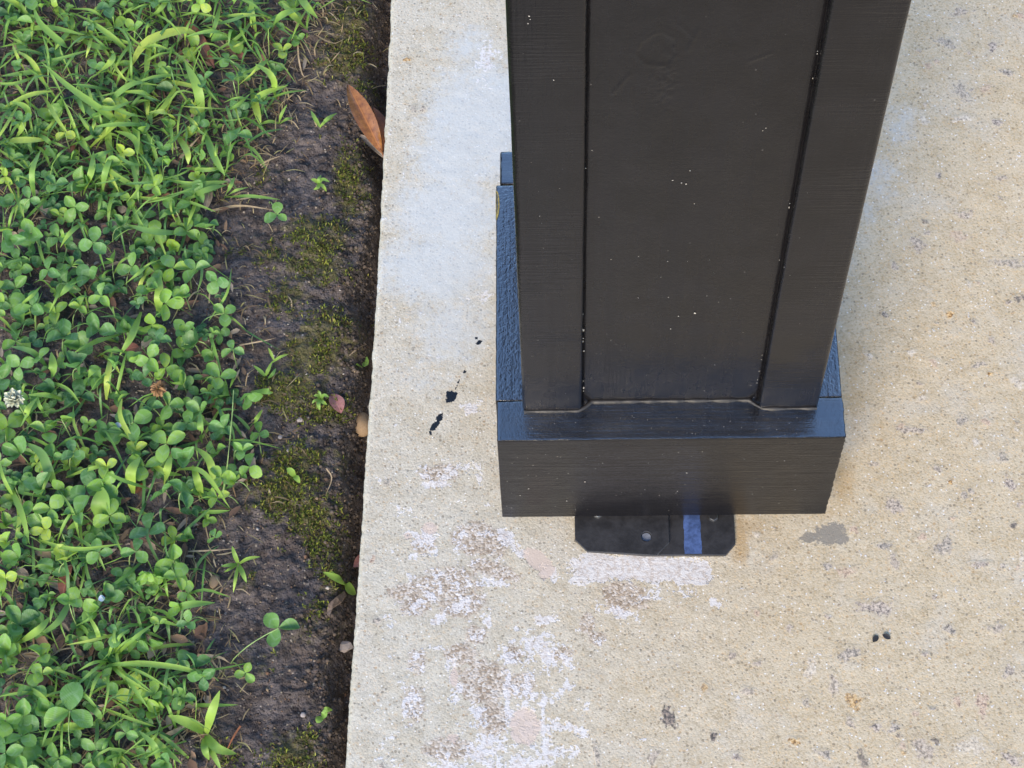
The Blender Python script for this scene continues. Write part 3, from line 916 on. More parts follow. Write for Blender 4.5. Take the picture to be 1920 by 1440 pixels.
    for px, py, s in ((1303, 587, 3.4), (1278, 343, 2), (1286, 345, 2.4), (1261, 338, 2.2), (1294, 320, 1.6), (992, 30, 2), (994, 36, 1.8), (990, 44, 1.8), (1038, 150, 1.8), (1110, 282, 2), (1302, 382, 1.2), (1123, 407, 1.4), (1012, 405, 1.3), (1430, 245, 1.5), (1436, 240, 1.4), (1098, 315, 2), (1340, 684, 1.6)):
        p = front(px, py, yf - 0.0006 if 1095 < px < 1500 else y0 - .0004)
        fleck((p[0], p[1], p[2]), (0, -1, 0), s * PX * .7, s * PX * .5, rr.uniform(0, 3))
    for i in range(22):
        p = front(rr.uniform(1100, 1420), rr.uniform(480, 745), yf - .0005)
        s = rr.choice((.5, .6, .7, .9, 1.2))
        fleck((p[0], p[1], p[2]), (0, -1, 0), s * PX, s * PX * rr.uniform(.3, .9), rr.uniform(0, 3))
    for i in range(26):
        px = rr.choice((rr.uniform(985, 1080), rr.uniform(1450, 1530)))
        p = front(px, rr.uniform(300, 750), y0 - .0004)
        s = rr.choice((.4, .5, .6))
        fleck((p[0], p[1], p[2]), (0, -1, 0), s * PX, s * PX * .7, rr.uniform(0, 3))
    for i in range(55):
        p = front(950 + 590 * rr.random() ** 1.4, rr.uniform(845, 955), -0.0005)
        s = rr.choice((.5, .6, .8, .9, 1.0, 1.6))
        fleck((p[0], p[1], p[2]), (0, -1, 0), s * PX, s * PX * rr.uniform(.4, .9), rr.uniform(-.5, .5))
    for i in range(11):    # cream caulk showing along the left corner board
        py = rr.choice((rr.uniform(585, 640), rr.uniform(640, 745)))
        p = front(1091 + 2 * rr.random(), py, yf - .0012)
        fleck((p[0] + .0008, p[1], p[2]), (0, -1, 0), 1.6 * PX * rr.uniform(.5, 1), rr.uniform(1.5, 5) * PX, 0)
    for i in range(12):    # caulk flakes along the right corner board
        t = rr.random()
        p = front(1555 - t * 128 - 8, 20 + t * 700, yf - .0008)
        fleck((p[0], p[1], p[2]), (0, -1, 0), 0.8 * PX, rr.uniform(.8, 2) * PX, 0)
    for i in range(34):
        p = at(rr.uniform(990, 1500), rr.uniform(775, 815), TOP + .0004)
        fleck((p[0], p[1], p[2]), (0, 0, 1), rr.uniform(.4, 1.0) * PX, rr.uniform(.3, .6) * PX, 0)
    o = part('overspray_flecks', np_mesh('overspray_flecks', V, F), M['fleck'])
    o['kind'] = 'stuff'
    return root


post = build_post()


# ------------------------------------------------------------------ bracket
def plate_mesh(name, outline, z0, z1, holes=(), bev=0.0006):
    bm = bmesh.new()
    edges = []
    loops = [outline] + [[(c[0] + r * math.cos(a), c[1] + r * math.sin(a)) for a in [k / 20 * 2 * math.pi for k in range(20)]] for c, r in holes]
    for lp in loops:
        vs_ = [bm.verts.new((x, y, z1)) for x, y in lp]
        for i in range(len(vs_)): edges.append(bm.edges.new((vs_[i], vs_[(i + 1) % len(vs_)])))
    g = bmesh.ops.triangle_fill(bm, use_beauty=True, use_dissolve=False, edges=edges)
    faces = [f for f in bm.faces]
    bmesh.ops.recalc_face_normals(bm, faces=faces)
    ex = bmesh.ops.extrude_face_region(bm, geom=faces)
    for v in [q for q in ex['geom'] if isinstance(q, bmesh.types.BMVert)]: v.co.z = z0
    bmesh.ops.recalc_face_normals(bm, faces=bm.faces)
    sharp = [e for e in bm.edges if len(e.link_faces) == 2 and e.calc_face_angle() > 0.8 and abs(e.verts[0].co.z - z1) < 1e-6 and abs(e.verts[1].co.z - z1) < 1e-6]
    bmesh.ops.bevel(bm, geom=sharp, offset=bev, segments=2, affect='EDGES', profile=0.5)
    me = bpy.data.meshes.new(name)
    bm.to_mesh(me); bm.free()
    return me


def build_bracket():
    def w(px, py, z=0.006): p = at(px, py, z); return (p[0], p[1])
    root = empty('post_bracket', (0.0, 0.0, 0.0))
    tag(root, 'black painted steel bracket plates under the post base', 'bracket')
    l = [w(1078, 1012), w(1101, 1034), w(1231, 1042), w(1255, 1018)]
    yb = 0.10
    lout = [(l[0][0], yb), l[0], l[1], l[2], l[3], (l[3][0] + .0008, yb)]
    hole = (w(1212, 1006), 0.0046)
    link('flange_plate', plate_mesh('flange_plate', lout, 0.0036, 0.0066, [hole]), M['steel'], root)
    r = [w(1205, 1041, .003), w(1361, 1041, .003), w(1379, 1020, .003)]
    rout = [(r[0][0] - .03, yb), (r[0][0] - .03, r[0][1] + .004), r[0], r[1], r[2], (r[2][0], yb)]
    link('flange_plate', plate_mesh('flange_plate', rout, 0.0002, 0.0032), M['steel'], root)
    # rim of the hole and the thin raised blue streak
    bm = bmesh.new()
    bmesh.ops.create_circle(bm, cap_ends=True, segments=18, radius=0.0043, matrix=Matrix.Translation((hole[0][0], hole[0][1], 0.0039)))
    me = bpy.data.meshes.new('hole_floor'); bm.to_mesh(me); bm.free()
    link('hole_floor', me, M['steel_in'], root)
    a, b = w(1284, 1041, .0033), w(1316, 1041, .0033)
    V, F = [], []
    n = 16
    for i in range(n):
        t = i / (n - 1)
        y = a[1] + .0012 + (0.042) * t
        j = 0.0006 * float(vnoise(np.array([i * .9]), np.array([2.0]), 5)[0])
        for s in range(5):
            u = s / 4
            V.append((a[0] + (b[0] - a[0]) * u + j * (1 if s else -1), y, 0.00335 + 0.0003 * math.sin(math.pi * u)))
    F = grid_faces(n, 5)[:, ::-1]
    link('blue_streak', np_mesh('blue_streak', V, F), M['bluestreak'], root)
    for (px, py, rr, m) in ((1121, 968, 0.0042, 'bolt'), (1338, 971, 0.0046, 'steel')):
        p = at(px, py, 0.008)
        bm = bmesh.new()
        bmesh.ops.create_cone(bm, cap_ends=True, segments=6, radius1=rr, radius2=rr * .92, depth=0.004)
        bmesh.ops.bevel(bm, geom=list(bm.edges), offset=0.0005, segments=1, affect='EDGES')
        me = bpy.data.meshes.new('bolt_head'); bm.to_mesh(me); bm.free()
        o = link('bolt_head', me, M[m], root)
        o.location = (p[0], p[1] + .002, 0.0085 if m == 'bolt' else 0.0052)
    return root


build_bracket()

# ------------------------------------------------------------------ stones set in the slab
STONES = [(1676, 949, 24, 15, 'grey'), (1657, 1024, 17, 8, 'blue'), (1770, 1024, 17, 22, 'blue'), (1678, 1054, 12, 15, 'grey'), (1552, 1063, 9, 9, 'blue'), (1588, 1072, 18, 12, 'pink'), (1642, 1140, 36, 16, 'grey'), (1594, 1226, 21, 14, 'blue'), (1520, 1256, 14, 17, 'white'), (1564, 1286, 10, 22, 'grey'), (1601, 1314, 21, 13, 'amber'), (1732, 1406, 21, 26, 'grey'), (1618, 1425, 11, 16, 'dark'), (1822, 1399, 28, 16, 'white'), (1841, 1320, 14, 24, 'pink'), (1545, 1414, 14, 9, 'blue'), (1897, 1425, 18, 12, 'grey'), (1837, 1059, 17, 8, 'grey'), (1894, 907, 15, 15, 'grey'), (1916, 1046, 7, 14, 'white'), (1451, 1046, 9, 8, 'blue'), (1402, 1297, 12, 8, 'grey'), (1511, 1318, 10, 8, 'blue'), (1642, 1365, 12, 9, 'grey'), (1676, 1365, 11, 9, 'blue'), (1594, 1355, 8, 12, 'grey'), (1691, 1399, 8, 9, 'pink'), (1796, 1316, 10, 9, 'pink'), (1729, 1007, 9, 9, 'pink'), (1601, 992, 9, 9, 'pink'), (1799, 22, 24, 10, 'grey'), (1774, 81, 26, 12, 'blue'), (1861, 87, 15, 12, 'grey'), (1889, 137, 15, 10, 'blue'), (1802, 172, 17, 24, 'blue'), (1849, 166, 15, 10, 'pink'), (1805, 222, 22, 9, 'white'), (1733, 225, 13, 12, 'white'), (1877, 334, 14, 8, 'grey'), (1808, 403, 17, 12, 'grey'), (1721, 459, 19, 17, 'grey'), (1799, 444, 24, 12, 'pink'), (1892, 494, 38, 12, 'blue'), (1817, 534, 7, 7, 'white'), (1708, 662, 10, 7, 'white'), (1836, 684, 15, 8, 'blue'), (1908, 719, 15, 13, 'white'), (1802, 791, 12, 12, 'blue'), (1705, 806, 28, 9, 'grey'), (1849, 791, 9, 9, 'pink'), (1730, 747, 9, 8, 'white'), (1677, 500, 9, 9, 'grey'), (1630, 669, 9, 9, 'white'), (1253, 1345, 17, 19, 'dark'), (1337, 1381, 9, 8, 'dark'), (1119, 1416, 6, 24, 'blue'), (1225, 1418, 10, 16, 'grey'), (707, 1164, 8, 9, 'blue'), (699, 1048, 6, 7, 'pink'), (1753, 1390, 8, 8, 'dark'), (1740, 125, 10, 8, 'pink'), (1915, 30, 10, 10, 'pink'), (1870, 230, 12, 10, 'grey'), (1760, 330, 10, 8, 'blue'), (1910, 560, 12, 10, 'dark'), (1780, 590, 10, 8, 'amber'), (1860, 640, 9, 9, 'grey'), (1660, 590, 9, 7, 'blue'), (1750, 680, 10, 8, 'pink'), (1880, 860, 12, 9, 'blue'), (1760, 880, 11, 8, 'grey'), (1690, 800, 8, 7, 'pink'), (1810, 930, 10, 9, 'blue'), (1640, 870, 8, 8, 'grey'), (1320, 1290, 9, 7, 'amber'), (1480, 1180, 8, 8, 'grey'), (1420, 1150, 9, 7, 'pink'), (1372, 1230, 8, 8, 'grey'), (1490, 1390, 10, 8, 'amber'), (775, 205, 9, 8, 'blue'), (793, 205, 8, 7, 'blue'), (727, 905, 12, 6, 'blue'), (762, 112, 8, 6, 'amber'), (1420, 1003, 6, 6, 'white'), (716, 1440, 10, 8, 'grey'), (1870, 1180, 16, 10, 'grey'), (1780, 1180, 12, 9, 'blue'), (1890, 1260, 12, 14, 'grey'), (1830, 830, 10, 8, 'white'), (1380, 1420, 10, 7, 'grey'), (1690, 80, 0, 0, 'grey')]


def build_stones():
    rr = random.Random(11)
    lst = [s for s in STONES if s[2]]
    for i in range(36):
        x = 1420 + 500 * rr.random() ** .8; y = rr.uniform(0, 1440)
        if y < 1100 and x < 1720: x = 1720 + 200 * rr.random()
        s = rr.uniform(4.5, 8.5)
        lst.append((x, y, s, s * rr.uniform(.6, 1), rr.choice(('grey', 'grey', 'blue', 'pink', 'white', 'amber', 'dark'))))
    for px, py, w, h, ty in lst:
        c = at(px, py, 0)
        m = 13
        V = [(0, 0, 0.00045)]; rim = [0.0]
        ph = [rr.uniform(0, 6.28) for _ in range(3)]
        an = rr.uniform(-.3, .3)
        for ring, (q, zz) in enumerate(((0.5, 0.00042), (1.0, 0.0003), (1.35, 0.0002))):
            for k in range(m):
                a = k / m * 2 * math.pi
                r = (1 + .22 * math.sin(2 * a + ph[0]) + .16 * math.sin(3 * a + ph[1]) + .1 * math.sin(5 * a + ph[2])) * q
                x, y = math.cos(a) * w * PX * r, math.sin(a) * h * PX * 1.12 * r
                V.append((x * math.cos(an) - y * math.sin(an), x * math.sin(an) + y * math.cos(an), zz)); rim.append((0.5, 0.9, 1.6)[ring])
        zmax = 0
        # sit on the local relief
        W = np.array(V)
        hz = slab_relief(W[:, 0] + c[0], W[:, 1] + c[1])
        W[:, 2] += hz - hz[0]
        F = [(0, 1 + k, 1 + (k + 1) % m) for k in range(m)]
        for ring in range(2):
            for k in range(m):
                a0 = 1 + ring * m + k; a1 = 1 + ring * m + (k + 1) % m
                F += [(a0, a0 + m, a1 + m), (a0, a1 + m, a1)]
        me = np_mesh('aggregate_stone', W, F)
        fattr(me, 'rim', rim)
        o = link('aggregate_stone', me, AGG[ty], slab)
        o.location = (c[0], c[1], float(hz[0]))


build_stones()


# ------------------------------------------------------------------ leaf shapes
def leaf_mesh(name, L, W, wfun, fold=0.2, curl=0.1, nu=5, nv=8, twist=0.0, wave=0.0, seed=0):
    """leaf blade from base (0,0,0) along +Y, UV map leafuv"""
    r = random.Random(seed)
    V, UV = [], []
    ph = r.uniform(0, 6)
    for j in range(nv):
        t = j / (nv - 1)
        hw = W * wfun(t)
        tw = twist * t
        for i in range(nu):
            u = i / (nu - 1) * 2 - 1
            x = u * hw
            z = fold * abs(u) ** 1.3 * hw + curl * L * (t - t * t * 1.0) * 1.0 - curl * L * t * t * .6 + wave * L * math.sin(5 * t + ph + u * 1.5) * abs(u)
            V.append((x * math.cos(tw) - z * math.sin(tw), L * (t + (0.0 if abs(u) > .3 or t < .95 else -0.02)), x * math.sin(tw) + z * math.cos(tw)))
            UV.append(((u + 1) / 2, t))
    F = grid_faces(nv, nu)[:, ::-1]
    me = np_mesh(name, V, F)
    uvl = me.uv_layers.new(name='leafuv')
    li = np.zeros(len(me.loops), np.int32); me.loops.foreach_get('vertex_index', li)
    uvl.data.foreach_set('uv', np.asarray(UV, np.float32)[li].ravel())
    return me


def w_clover(t): return max(0.05, math.sin(math.pi * min(1, 0.02 + 0.965 * t) ** 1.22) ** 0.58)
def w_oval(t): return max(0.03, math.sin(math.pi * min(1, .01 + .98 * t)) ** 0.75)
def w_lance(t): return max(0.02, (math.sin(math.pi * (0.03 + .96 * t) ** 0.8)) ** 0.8)


LEAFLETS = [leaf_mesh('leaflet', 1.0, 0.345 + 0.05 * (k % 3), w_clover, fold=f, curl=c, wave=wv, seed=k) for k, (f, c, wv) in enumerate(((.35, .14, .02), (.7, .08, .03), (.15, .20, .03), (1.1, .02, .02), (.45, -.16, .04), (.25, .18, .02), (.9, .15, .03)))]
for me_ in LEAFLETS: me_.materials.append(M['clover'])


def tube(name, pts, r0, r1, m=5):
    V, F = [], []
    pts = [Vector(p) for p in pts]
    for i, p in enumerate(pts):
        d = (pts[min(i + 1, len(pts) - 1)] - pts[max(i - 1, 0)]).normalized()
        s = d.orthogonal().normalized(); q = d.cross(s)
        r = r0 + (r1 - r0) * i / (len(pts) - 1)
        for k in range(m):
            a = k / m * 2 * math.pi
            V.append(tuple(p + s * math.cos(a) * r + q * math.sin(a) * r))
    for i in range(len(pts) - 1):
        for k in range(m):
            F.append((i * m + k, i * m + (k + 1) % m, (i + 1) * m + (k + 1) % m, (i + 1) * m + k))
    return np_mesh(name, V, F)


def bez(a, b, c, n=7):
    a, b, c = Vector(a), Vector(b), Vector(c)
    return [a * (1 - t) ** 2 + b * 2 * t * (1 - t) + c * t * t for t in [i / (n - 1) for i in range(n)]]


CLOVER_LABEL = 'three-leafed green clover sprig growing within the dense clover patch'
MARKS = [(27, 748, 'the white clover flower'), (297, 729, 'the withered brown flower head'), (375, 80, 'the reddish brown leaf'), (221, 800, 'the bluish white petal'),
         (204, 1240, 'the thin grass tuft'), (131, 1333, 'the largest clover sprig'), (385, 1376, 'the broad-bladed seedling'), (447, 1058, 'the star-shaped seedling'), (522, 402, 'the small lone sprig'),
         (432, 820, 'the thin seed stalk'), (190, 945, 'the broad weed leaf'), (0, 0, "the photo's top corner"), (300, 555, 'the upright wide grass blade'), (523, 233, 'the three-bladed seedling'),
         (0, 420, "the photo's side edge"), (170, 193, 'the long diagonal grass blade'), (0, 1440, "the photo's bottom corner"), (0, 1060, "the photo's lower side edge"), (190, 1122, 'the tiny white petal'), (240, 0, "the photo's top edge")]


def where(x, y):
    k = min(MARKS, key=lambda m: (m[0] - x) ** 2 + (m[1] - y) ** 2)
    dx, dy = x - k[0], y - k[1]
    d = math.hypot(dx, dy)
    a = math.degrees(math.atan2(dy, dx)) % 360
    w = ('right of', 'below right of', 'below', 'below left of', 'left of', 'above left of', 'above', 'above right of')[int((a + 22.5) // 45) % 8]
    return ('just ' if d < 65 else 'a bit ' if d < 125 else 'well ') + w + ' ' + k[2]


def spread_labels(items, noun):
    """items: (x, y, look, object); every label says look and place, look-alikes in one spot are ordered"""
    by = {}
    for it in items: by.setdefault((it[2], where(it[0], it[1])), []).append(it)
    for (look, wh), l in by.items():
        l.sort(key=lambda q: q[1])
        names = {1: [''], 2: ['upper ', 'lower '], 3: ['upper ', 'middle ', 'lower '], 4: ['highest ', 'second highest ', 'second lowest ', 'lowest ']}.get(len(l), [''] * len(l))
        for it, nm in zip(l, names): it[3]['label'] = f'{nm}{look} {noun} {wh}'


def look_of(s, t, sizes=(28.5, 34.5), names=('small', 'middling', 'large')):
    a = names[0] if s < sizes[0] else names[1] if s < sizes[1] else names[2]
    return a + ' ' + ('dark green' if t < .38 else 'mid-green' if t < .66 else 'yellow-green')


def clover(px, py, size, height=None, az=None, tilt=None, rr=random, label=None, root_px=None, group='clover sprigs in the lawn', fold=None, tint=.5):
    """a sprig whose leaf shows at (px, py); size = leaflet length in photo pixels"""
    h = rr.uniform(0.010, 0.036) if height is None else height
    top = on_soil(px, py, h)
    L = size * PX
    if root_px is None:
        bx, by = top[0] + rr.uniform(-.015, .015), top[1] + rr.uniform(-.015, .015)
    else:
        q = on_soil(*root_px); bx, by = q[0], q[1]
    bz = sz(bx, by) - .001
    root = empty('clover_sprig', (bx, by, bz))
    tag(root, label or CLOVER_LABEL, 'clover', group)
    tp = Vector(top) - root.location
    me = tube('petiole', bez((0, 0, 0), (tp.x * .25, tp.y * .25, tp.z * .9 + .004), tp), 0.0007, 0.0005)
    link('petiole', me, M['petiole'], root)
    az = rr.uniform(0, 6.28) if az is None else az
    tl = abs(rr.gauss(0, 0.5)) if tilt is None else tilt
    ta = rr.uniform(0, 6.28)
    base = Matrix.Translation(tp) @ Matrix.Rotation(ta, 4, 'Z') @ Matrix.Rotation(tl, 4, 'X') @ Matrix.Rotation(-ta, 4, 'Z') @ Matrix.Rotation(az, 4, 'Z')
    up = rr.choice((rr.uniform(-.15, .4), rr.uniform(-.15, .4), rr.uniform(.4, 1.0))) if fold is None else fold
    for k in range(3):
        o = link('leaflet', rr.choice(LEAFLETS), None, root)
        o.color = (min(1, max(0, tint + rr.uniform(-.13, .13))), 0, 0, 1)
        s = L * rr.uniform(.88, 1.1)
        o.matrix_basis = base @ Matrix.Rotation(k * 2.0944 + rr.uniform(-.2, .2), 4, 'Z') @ Matrix.Rotation(up + rr.uniform(-.2, .2), 4, 'X') @ Matrix.Rotation(rr.uniform(-.3, .3), 4, 'Y') @ Matrix.Translation((0, 0.04 * L, 0)) @ Matrix.Diagonal((s, s, s, 1))
    return root


def blade_geo(pts, w, fold=0.35, n=11, taper=.9, wbase=.55):
    """smooth ribbon through 3-D points, V section"""
    P = [Vector(p) for p in pts]
    if len(P) == 2: P = [P[0], (P[0] + P[1]) / 2 + Vector((0, 0, .003)), P[1]]
    Q = [P[0] * 2 - P[1]] + P + [P[-1] * 2 - P[-2]]
    C = []
    seg = len(P) - 1
    for i in range(n):
        u = i / (n - 1) * seg
        k = min(int(u), seg - 1); t = u - k
        a, b, c, d = Q[k], Q[k + 1], Q[k + 2], Q[k + 3]
        C.append(0.5 * ((2 * b) + (c - a) * t + (2 * a - 5 * b + 4 * c - d) * t * t + (3 * b - a - 3 * c + d) * t ** 3))
    V, UV = [], []
    for i, p in enumerate(C):
        t = i / (n - 1)
        d = (C[min(i + 1, n - 1)] - C[max(i - 1, 0)]).normalized()
        s = d.cross(Vector((0, 0, 1)))
        if s.length < .05: s = Vector((1, 0, 0))
        s.normalize(); up = s.cross(d).normalized()
        ww = w * .5 * (wbase + (1 - wbase) * min(1, t * 3.0)) * (1 - t ** (1 / max(.05, 1 - taper) if taper < 1 else 9) * .97)
        ww = max(ww, w * .03)
        V += [p - s * ww + up * fold * ww, p - up * .0, p + s * ww + up * fold * ww]
    F = grid_faces(n, 3)
    return V, F


def blade_obj(name, path, wpx, mat, label, cat, group=None, z=(0.004, 0.03, 0.018), parent=None, fold=.35, taper=.75, wbase=.3):
    pts = []
    m = len(path)
    for i, (x, y) in enumerate(path):
        t = i / (m - 1)
        h = np.interp(t, np.linspace(0, 1, len(z)), z)
        pts.append(on_soil(x, y, h))
    V, F = blade_geo(pts, wpx * PX, fold, 12, taper, wbase)
    o0 = V[1]
    me = np_mesh(name, [tuple(v - o0) for v in V], F)
    o = link(name, me, mat, parent)
    o.location = o0
    if parent is None: tag(o, label, cat, group)
    return o


# ------------------------------------------------------------------ lawn: clover sprigs one by one
rr = random.Random(21)


def veg_x(y): return float(np.interp(y, VY, VX))


HERO = [  # (x, y, leaflet px, azimuth deg, height, label, root)
    (522, 1178, 36, 38, .020, 'lone clover sprig with three oval leaflets leaning out over bare soil', (432, 1244)),
    (520, 402, 27, 0, .018, 'small dark clover sprig standing by itself on mossy soil', (505, 380)),
    (131, 1333, 48, 0, .035, 'large clover sprig with broad pale leaflets low in the corner of the lawn', (138, 1430)),
    (186, 1036, 26, 20, .030, 'neat round-leafed clover sprig above brown leaf litter', None),
    (236, 1375, 22, 0, .026, 'small bright clover sprig beside the long thin grass blades', None),
    (486, 812, 22, 10, .016, 'tiny clover sprig at the lawn edge beside the moss', (490, 850)),
    (420, 588, 26, 60, .020, 'clover sprig on a pale leaning stem over soil', (375, 612)),
    (437, 655, 26, 15, .024, 'clover sprig with a round top leaflet at the lawn fringe', None),
]
for (x, y, s, a, h, lb, rp) in HERO:
    clover(x, y, s, h, R(a), 0.08, rr, lb, rp, 'clover sprigs in the lawn', fold=.05)

sprigs = []
tries = 0


def dens(x, y):
    """how much of the lawn here is clover"""
    d = 1.0
    if y < 330: d = 0.28 + 0.25 * (x < 180) * (y > 180)
    elif y > 1060: d = 0.45
    d *= 0.6 + 0.8 * (0.5 + 0.5 * float(vnoise(np.array([x / 90]), np.array([y / 90]), 61)[0]))
    e = veg_x(y) - x
    if e < 60: d *= 0.45 + 0.5 * max(0, e) / 60
    return d


# leaves read off the photograph: (x, y, leaflet px, tone)
SEEN = [(324, 503, 36, .55), (212, 492, 34, .75), (247, 500, 32, .5), (168, 520, 34, .3), (125, 530, 34, .25), (90, 505, 30, .3), (60, 575, 34, .45), (30, 540, 30, .35), (105, 588, 32, .7), (150, 575, 24, .8), (190, 555, 32, .5), (280, 545, 34, .4), (345, 555, 30, .5), (240, 620, 30, .6), (185, 620, 36, .4), (150, 650, 34, .4), (345, 622, 30, .5), (372, 640, 36, .35), (280, 672, 34, .6), (310, 690, 28, .6), (255, 680, 26, .55),
        (75, 672, 26, .75), (30, 640, 36, .45), (120, 632, 36, .3), (345, 722, 34, .55), (400, 670, 32, .5), (412, 708, 36, .5), (430, 742, 36, .5), (462, 742, 32, .6), (250, 792, 36, .4), (285, 765, 30, .35), (150, 745, 40, .22), (215, 692, 30, .5), (195, 820, 42, .35), (312, 832, 40, .55), (345, 858, 36, .4), (375, 772, 36, .45), (350, 795, 28, .35), (420, 802, 30, .4), (408, 852, 30, .5), (115, 785, 36, .6), (85, 812, 34, .55), (55, 747, 28, .6), (14, 800, 36, .65), (125, 872, 24, .85), (200, 875, 28, .9), (195, 905, 32, .4), (160, 912, 30, .3), (120, 918, 30, .7), (340, 922, 36, .4), (305, 925, 28, .4), (440, 905, 26, .65), (468, 875, 28, .65), (455, 845, 26, .4),
        (212, 50, 36, .85), (250, 58, 32, .65), (45, 78, 30, .45), (30, 38, 30, .5), (370, 88, 32, .75), (530, 96, 28, .8), (268, 252, 36, .6), (105, 290, 34, .35), (160, 352, 42, .5), (140, 388, 34, .45), (202, 402, 30, .4), (225, 425, 28, .55), (245, 372, 28, .6), (290, 350, 30, .7), (327, 392, 28, .4), (365, 362, 34, .3), (362, 402, 28, .4), (195, 308, 30, .65), (437, 152, 32, .35), (490, 190, 26, .4), (20, 300, 32, .3), (45, 335, 30, .4), (60, 440, 36, .45), (20, 450, 32, .4), (110, 445, 34, .4), (175, 455, 32, .5), (290, 440, 28, .45), (380, 460, 26, .55), (425, 285, 22, .55),
        (50, 968, 36, .4), (145, 965, 36, .4), (95, 1075, 36, .5), (10, 1085, 28, .8), (255, 1035, 28, .4), (325, 1050, 34, .65), (330, 1082, 30, .7), (352, 1112, 26, .7), (300, 1085, 24, .6), (230, 1080, 26, .5), (205, 1122, 28, .45), (220, 1190, 28, .4), (258, 1202, 34, .5), (285, 1215, 30, .5), (35, 1172, 46, .4), (12, 1222, 34, .5), (75, 1230, 28, .75), (8, 1258, 24, .6), (290, 1302, 28, .6), (322, 1305, 26, .65), (345, 1310, 28, .4), (45, 1342, 36, .5), (85, 1335, 34, .45), (10, 1352, 34, .55), (40, 1380, 30, .4), (10, 1412, 36, .4), (48, 1430, 36, .4), (110, 1422, 30, .4), (365, 1252, 28, .35), (335, 1240, 26, .35), (380, 1270, 26, .4), (460, 1262, 22, .6)]
for q in SEEN: sprigs.append((q[0], q[1], q[2] * rr.uniform(.88, 1.08), min(1, max(0, q[3] + rr.uniform(-.1, .16)))))
N_IND = 240
while len(sprigs) < N_IND and tries < 60000:
    tries += 1
    y = rr.uniform(-15, 1455); x = rr.uniform(-15, veg_x(y) + 12)
    if rr.random() > dens(x, y): continue
    s = rr.choice((rr.uniform(15, 26), rr.uniform(22, 34), rr.uniform(28, 40))) * (1.05 if 350 < y < 1000 else .95)
    if any((x - q[0]) ** 2 + (y - q[1]) ** 2 < (0.52 * (s + q[2])) ** 2 for q in sprigs): continue
    if any((x - q[0]) ** 2 + (y - q[1]) ** 2 < 55 ** 2 for q in HERO): continue
    sprigs.append((x, y, s, min(1, max(0, rr.gauss(.52, .26)))))
print('sprigs', len(sprigs), tries)
made = []
for (x, y, s, t) in sprigs:
    made.append((x, y, look_of(s, t), clover(x, y, s, rr=rr, tint=t)))
spread_labels(made, 'clover sprig')


# ------------------------------------------------------------------ grass blades one by one
BLADES = [([(243, 127), (277, 81), (339, 58), (372, 64)], 22), ([(262, 270), (216, 227), (170, 193), (123, 158), (77, 116)], 15), ([(381, 223), (370, 166), (347, 116)], 19), ([(197, 208), (216, 181), (247, 158), (277, 154)], 15),
          ([(0, 266), (45, 265), (94, 262)], 16), ([(505, 67), (528, 31), (570, 15)], 17), ([(555, -25), (572, 8), (596, 34)], 16), ([(518, 185), (509, 143), (478, 119)], 13), ([(381, 239), (401, 293), (422, 330)], 14), ([(328, 247), (351, 285), (353, 308)], 13),
          ([(331, 227), (308, 212), (277, 210)], 13), ([(143, 254), (166, 285)], 15), ([(135, 96), (116, 81), (77, 46), (62, 12)], 14), ([(166, 31), (216, 4)], 14), ([(297, 595), (298, 555), (301, 517)], 18), ([(200, 750), (203, 705), (209, 660)], 13), ([(266, 856), (227, 785), (229, 746)], 9),
          ([(104, 910), (92, 885), (77, 850), (44, 828)], 18), ([(250, 925), (246, 885), (263, 857)], 20), ([(308, 910), (314, 880), (321, 850)], 15), ([(403, 917), (393, 865), (365, 837)], 14), ([(380, 933), (370, 900), (361, 872)], 14), ([(127, 752), (90, 742), (52, 740)], 11), ([(312, 1157), (347, 1137), (403, 1130)], 15),
          ([(170, 1257), (251, 1245), (339, 1253), (388, 1270)], 11), ([(266, 1369), (300, 1398), (341, 1432)], 13), ([(60, 1010), (140, 1030), (230, 1020)], 8), ([(140, 180), (200, 205), (250, 190)], 12), ([(20, 60), (90, 52), (160, 66)], 13), ([(0, 205), (55, 180), (100, 170)], 12), ([(170, 150), (205, 120), (215, 100)], 16), ([(300, 190), (270, 175), (225, 172)], 11),
          ([(440, 75), (400, 60), (345, 70)], 11), ([(60, 240), (50, 205), (20, 190)], 13), ([(270, 40), (300, 20), (320, -10)], 12), ([(430, 30), (440, 0), (445, -25)], 12), ([(480, 60), (472, 20), (470, -20)], 11), ([(410, 210), (440, 200), (470, 175)], 9), ([(110, 30), (100, 0), (95, -30)], 12), ([(470, 205), (490, 180), (540, 160)], 15), ([(270, 300), (250, 260), (215, 245)], 13),
          ([(420, 372), (432, 350), (440, 332)], 9), ([(424, 370), (470, 368), (525, 374)], 8), ([(418, 374), (440, 360), (466, 352)], 7), ([(90, 690), (60, 660), (20, 650)], 12), ([(60, 800), (50, 770), (70, 745)], 12), ([(95, 720), (100, 690), (96, 660)], 17), ([(160, 730), (170, 700), (190, 690)], 14), ([(470, 800), (480, 788), (492, 768)], 9), ([(380, 830), (376, 800), (375, 770)], 12),
          ([(330, 880), (380, 885), (430, 950)], 9), ([(12, 900), (40, 960), (55, 1020)], 11), ([(300, 1440), (290, 1400), (260, 1370)], 11), ([(20, 1280), (70, 1300), (110, 1340)], 9), ([(470, 735), (500, 735), (512, 736)], 14)]
made = []


def shoot(path, w, t, z, fold):
    o = blade_obj('grass_shoot', path, w, M['grass'], 'x', 'grass', 'grass blades in the lawn', z=z, fold=fold)
    o.color = (t, 0, 0, 1)
    q = path[len(path) // 2]
    made.append((q[0], q[1], look_of(w, t, (9, 13), ('narrow', 'middling', 'broad')), o))


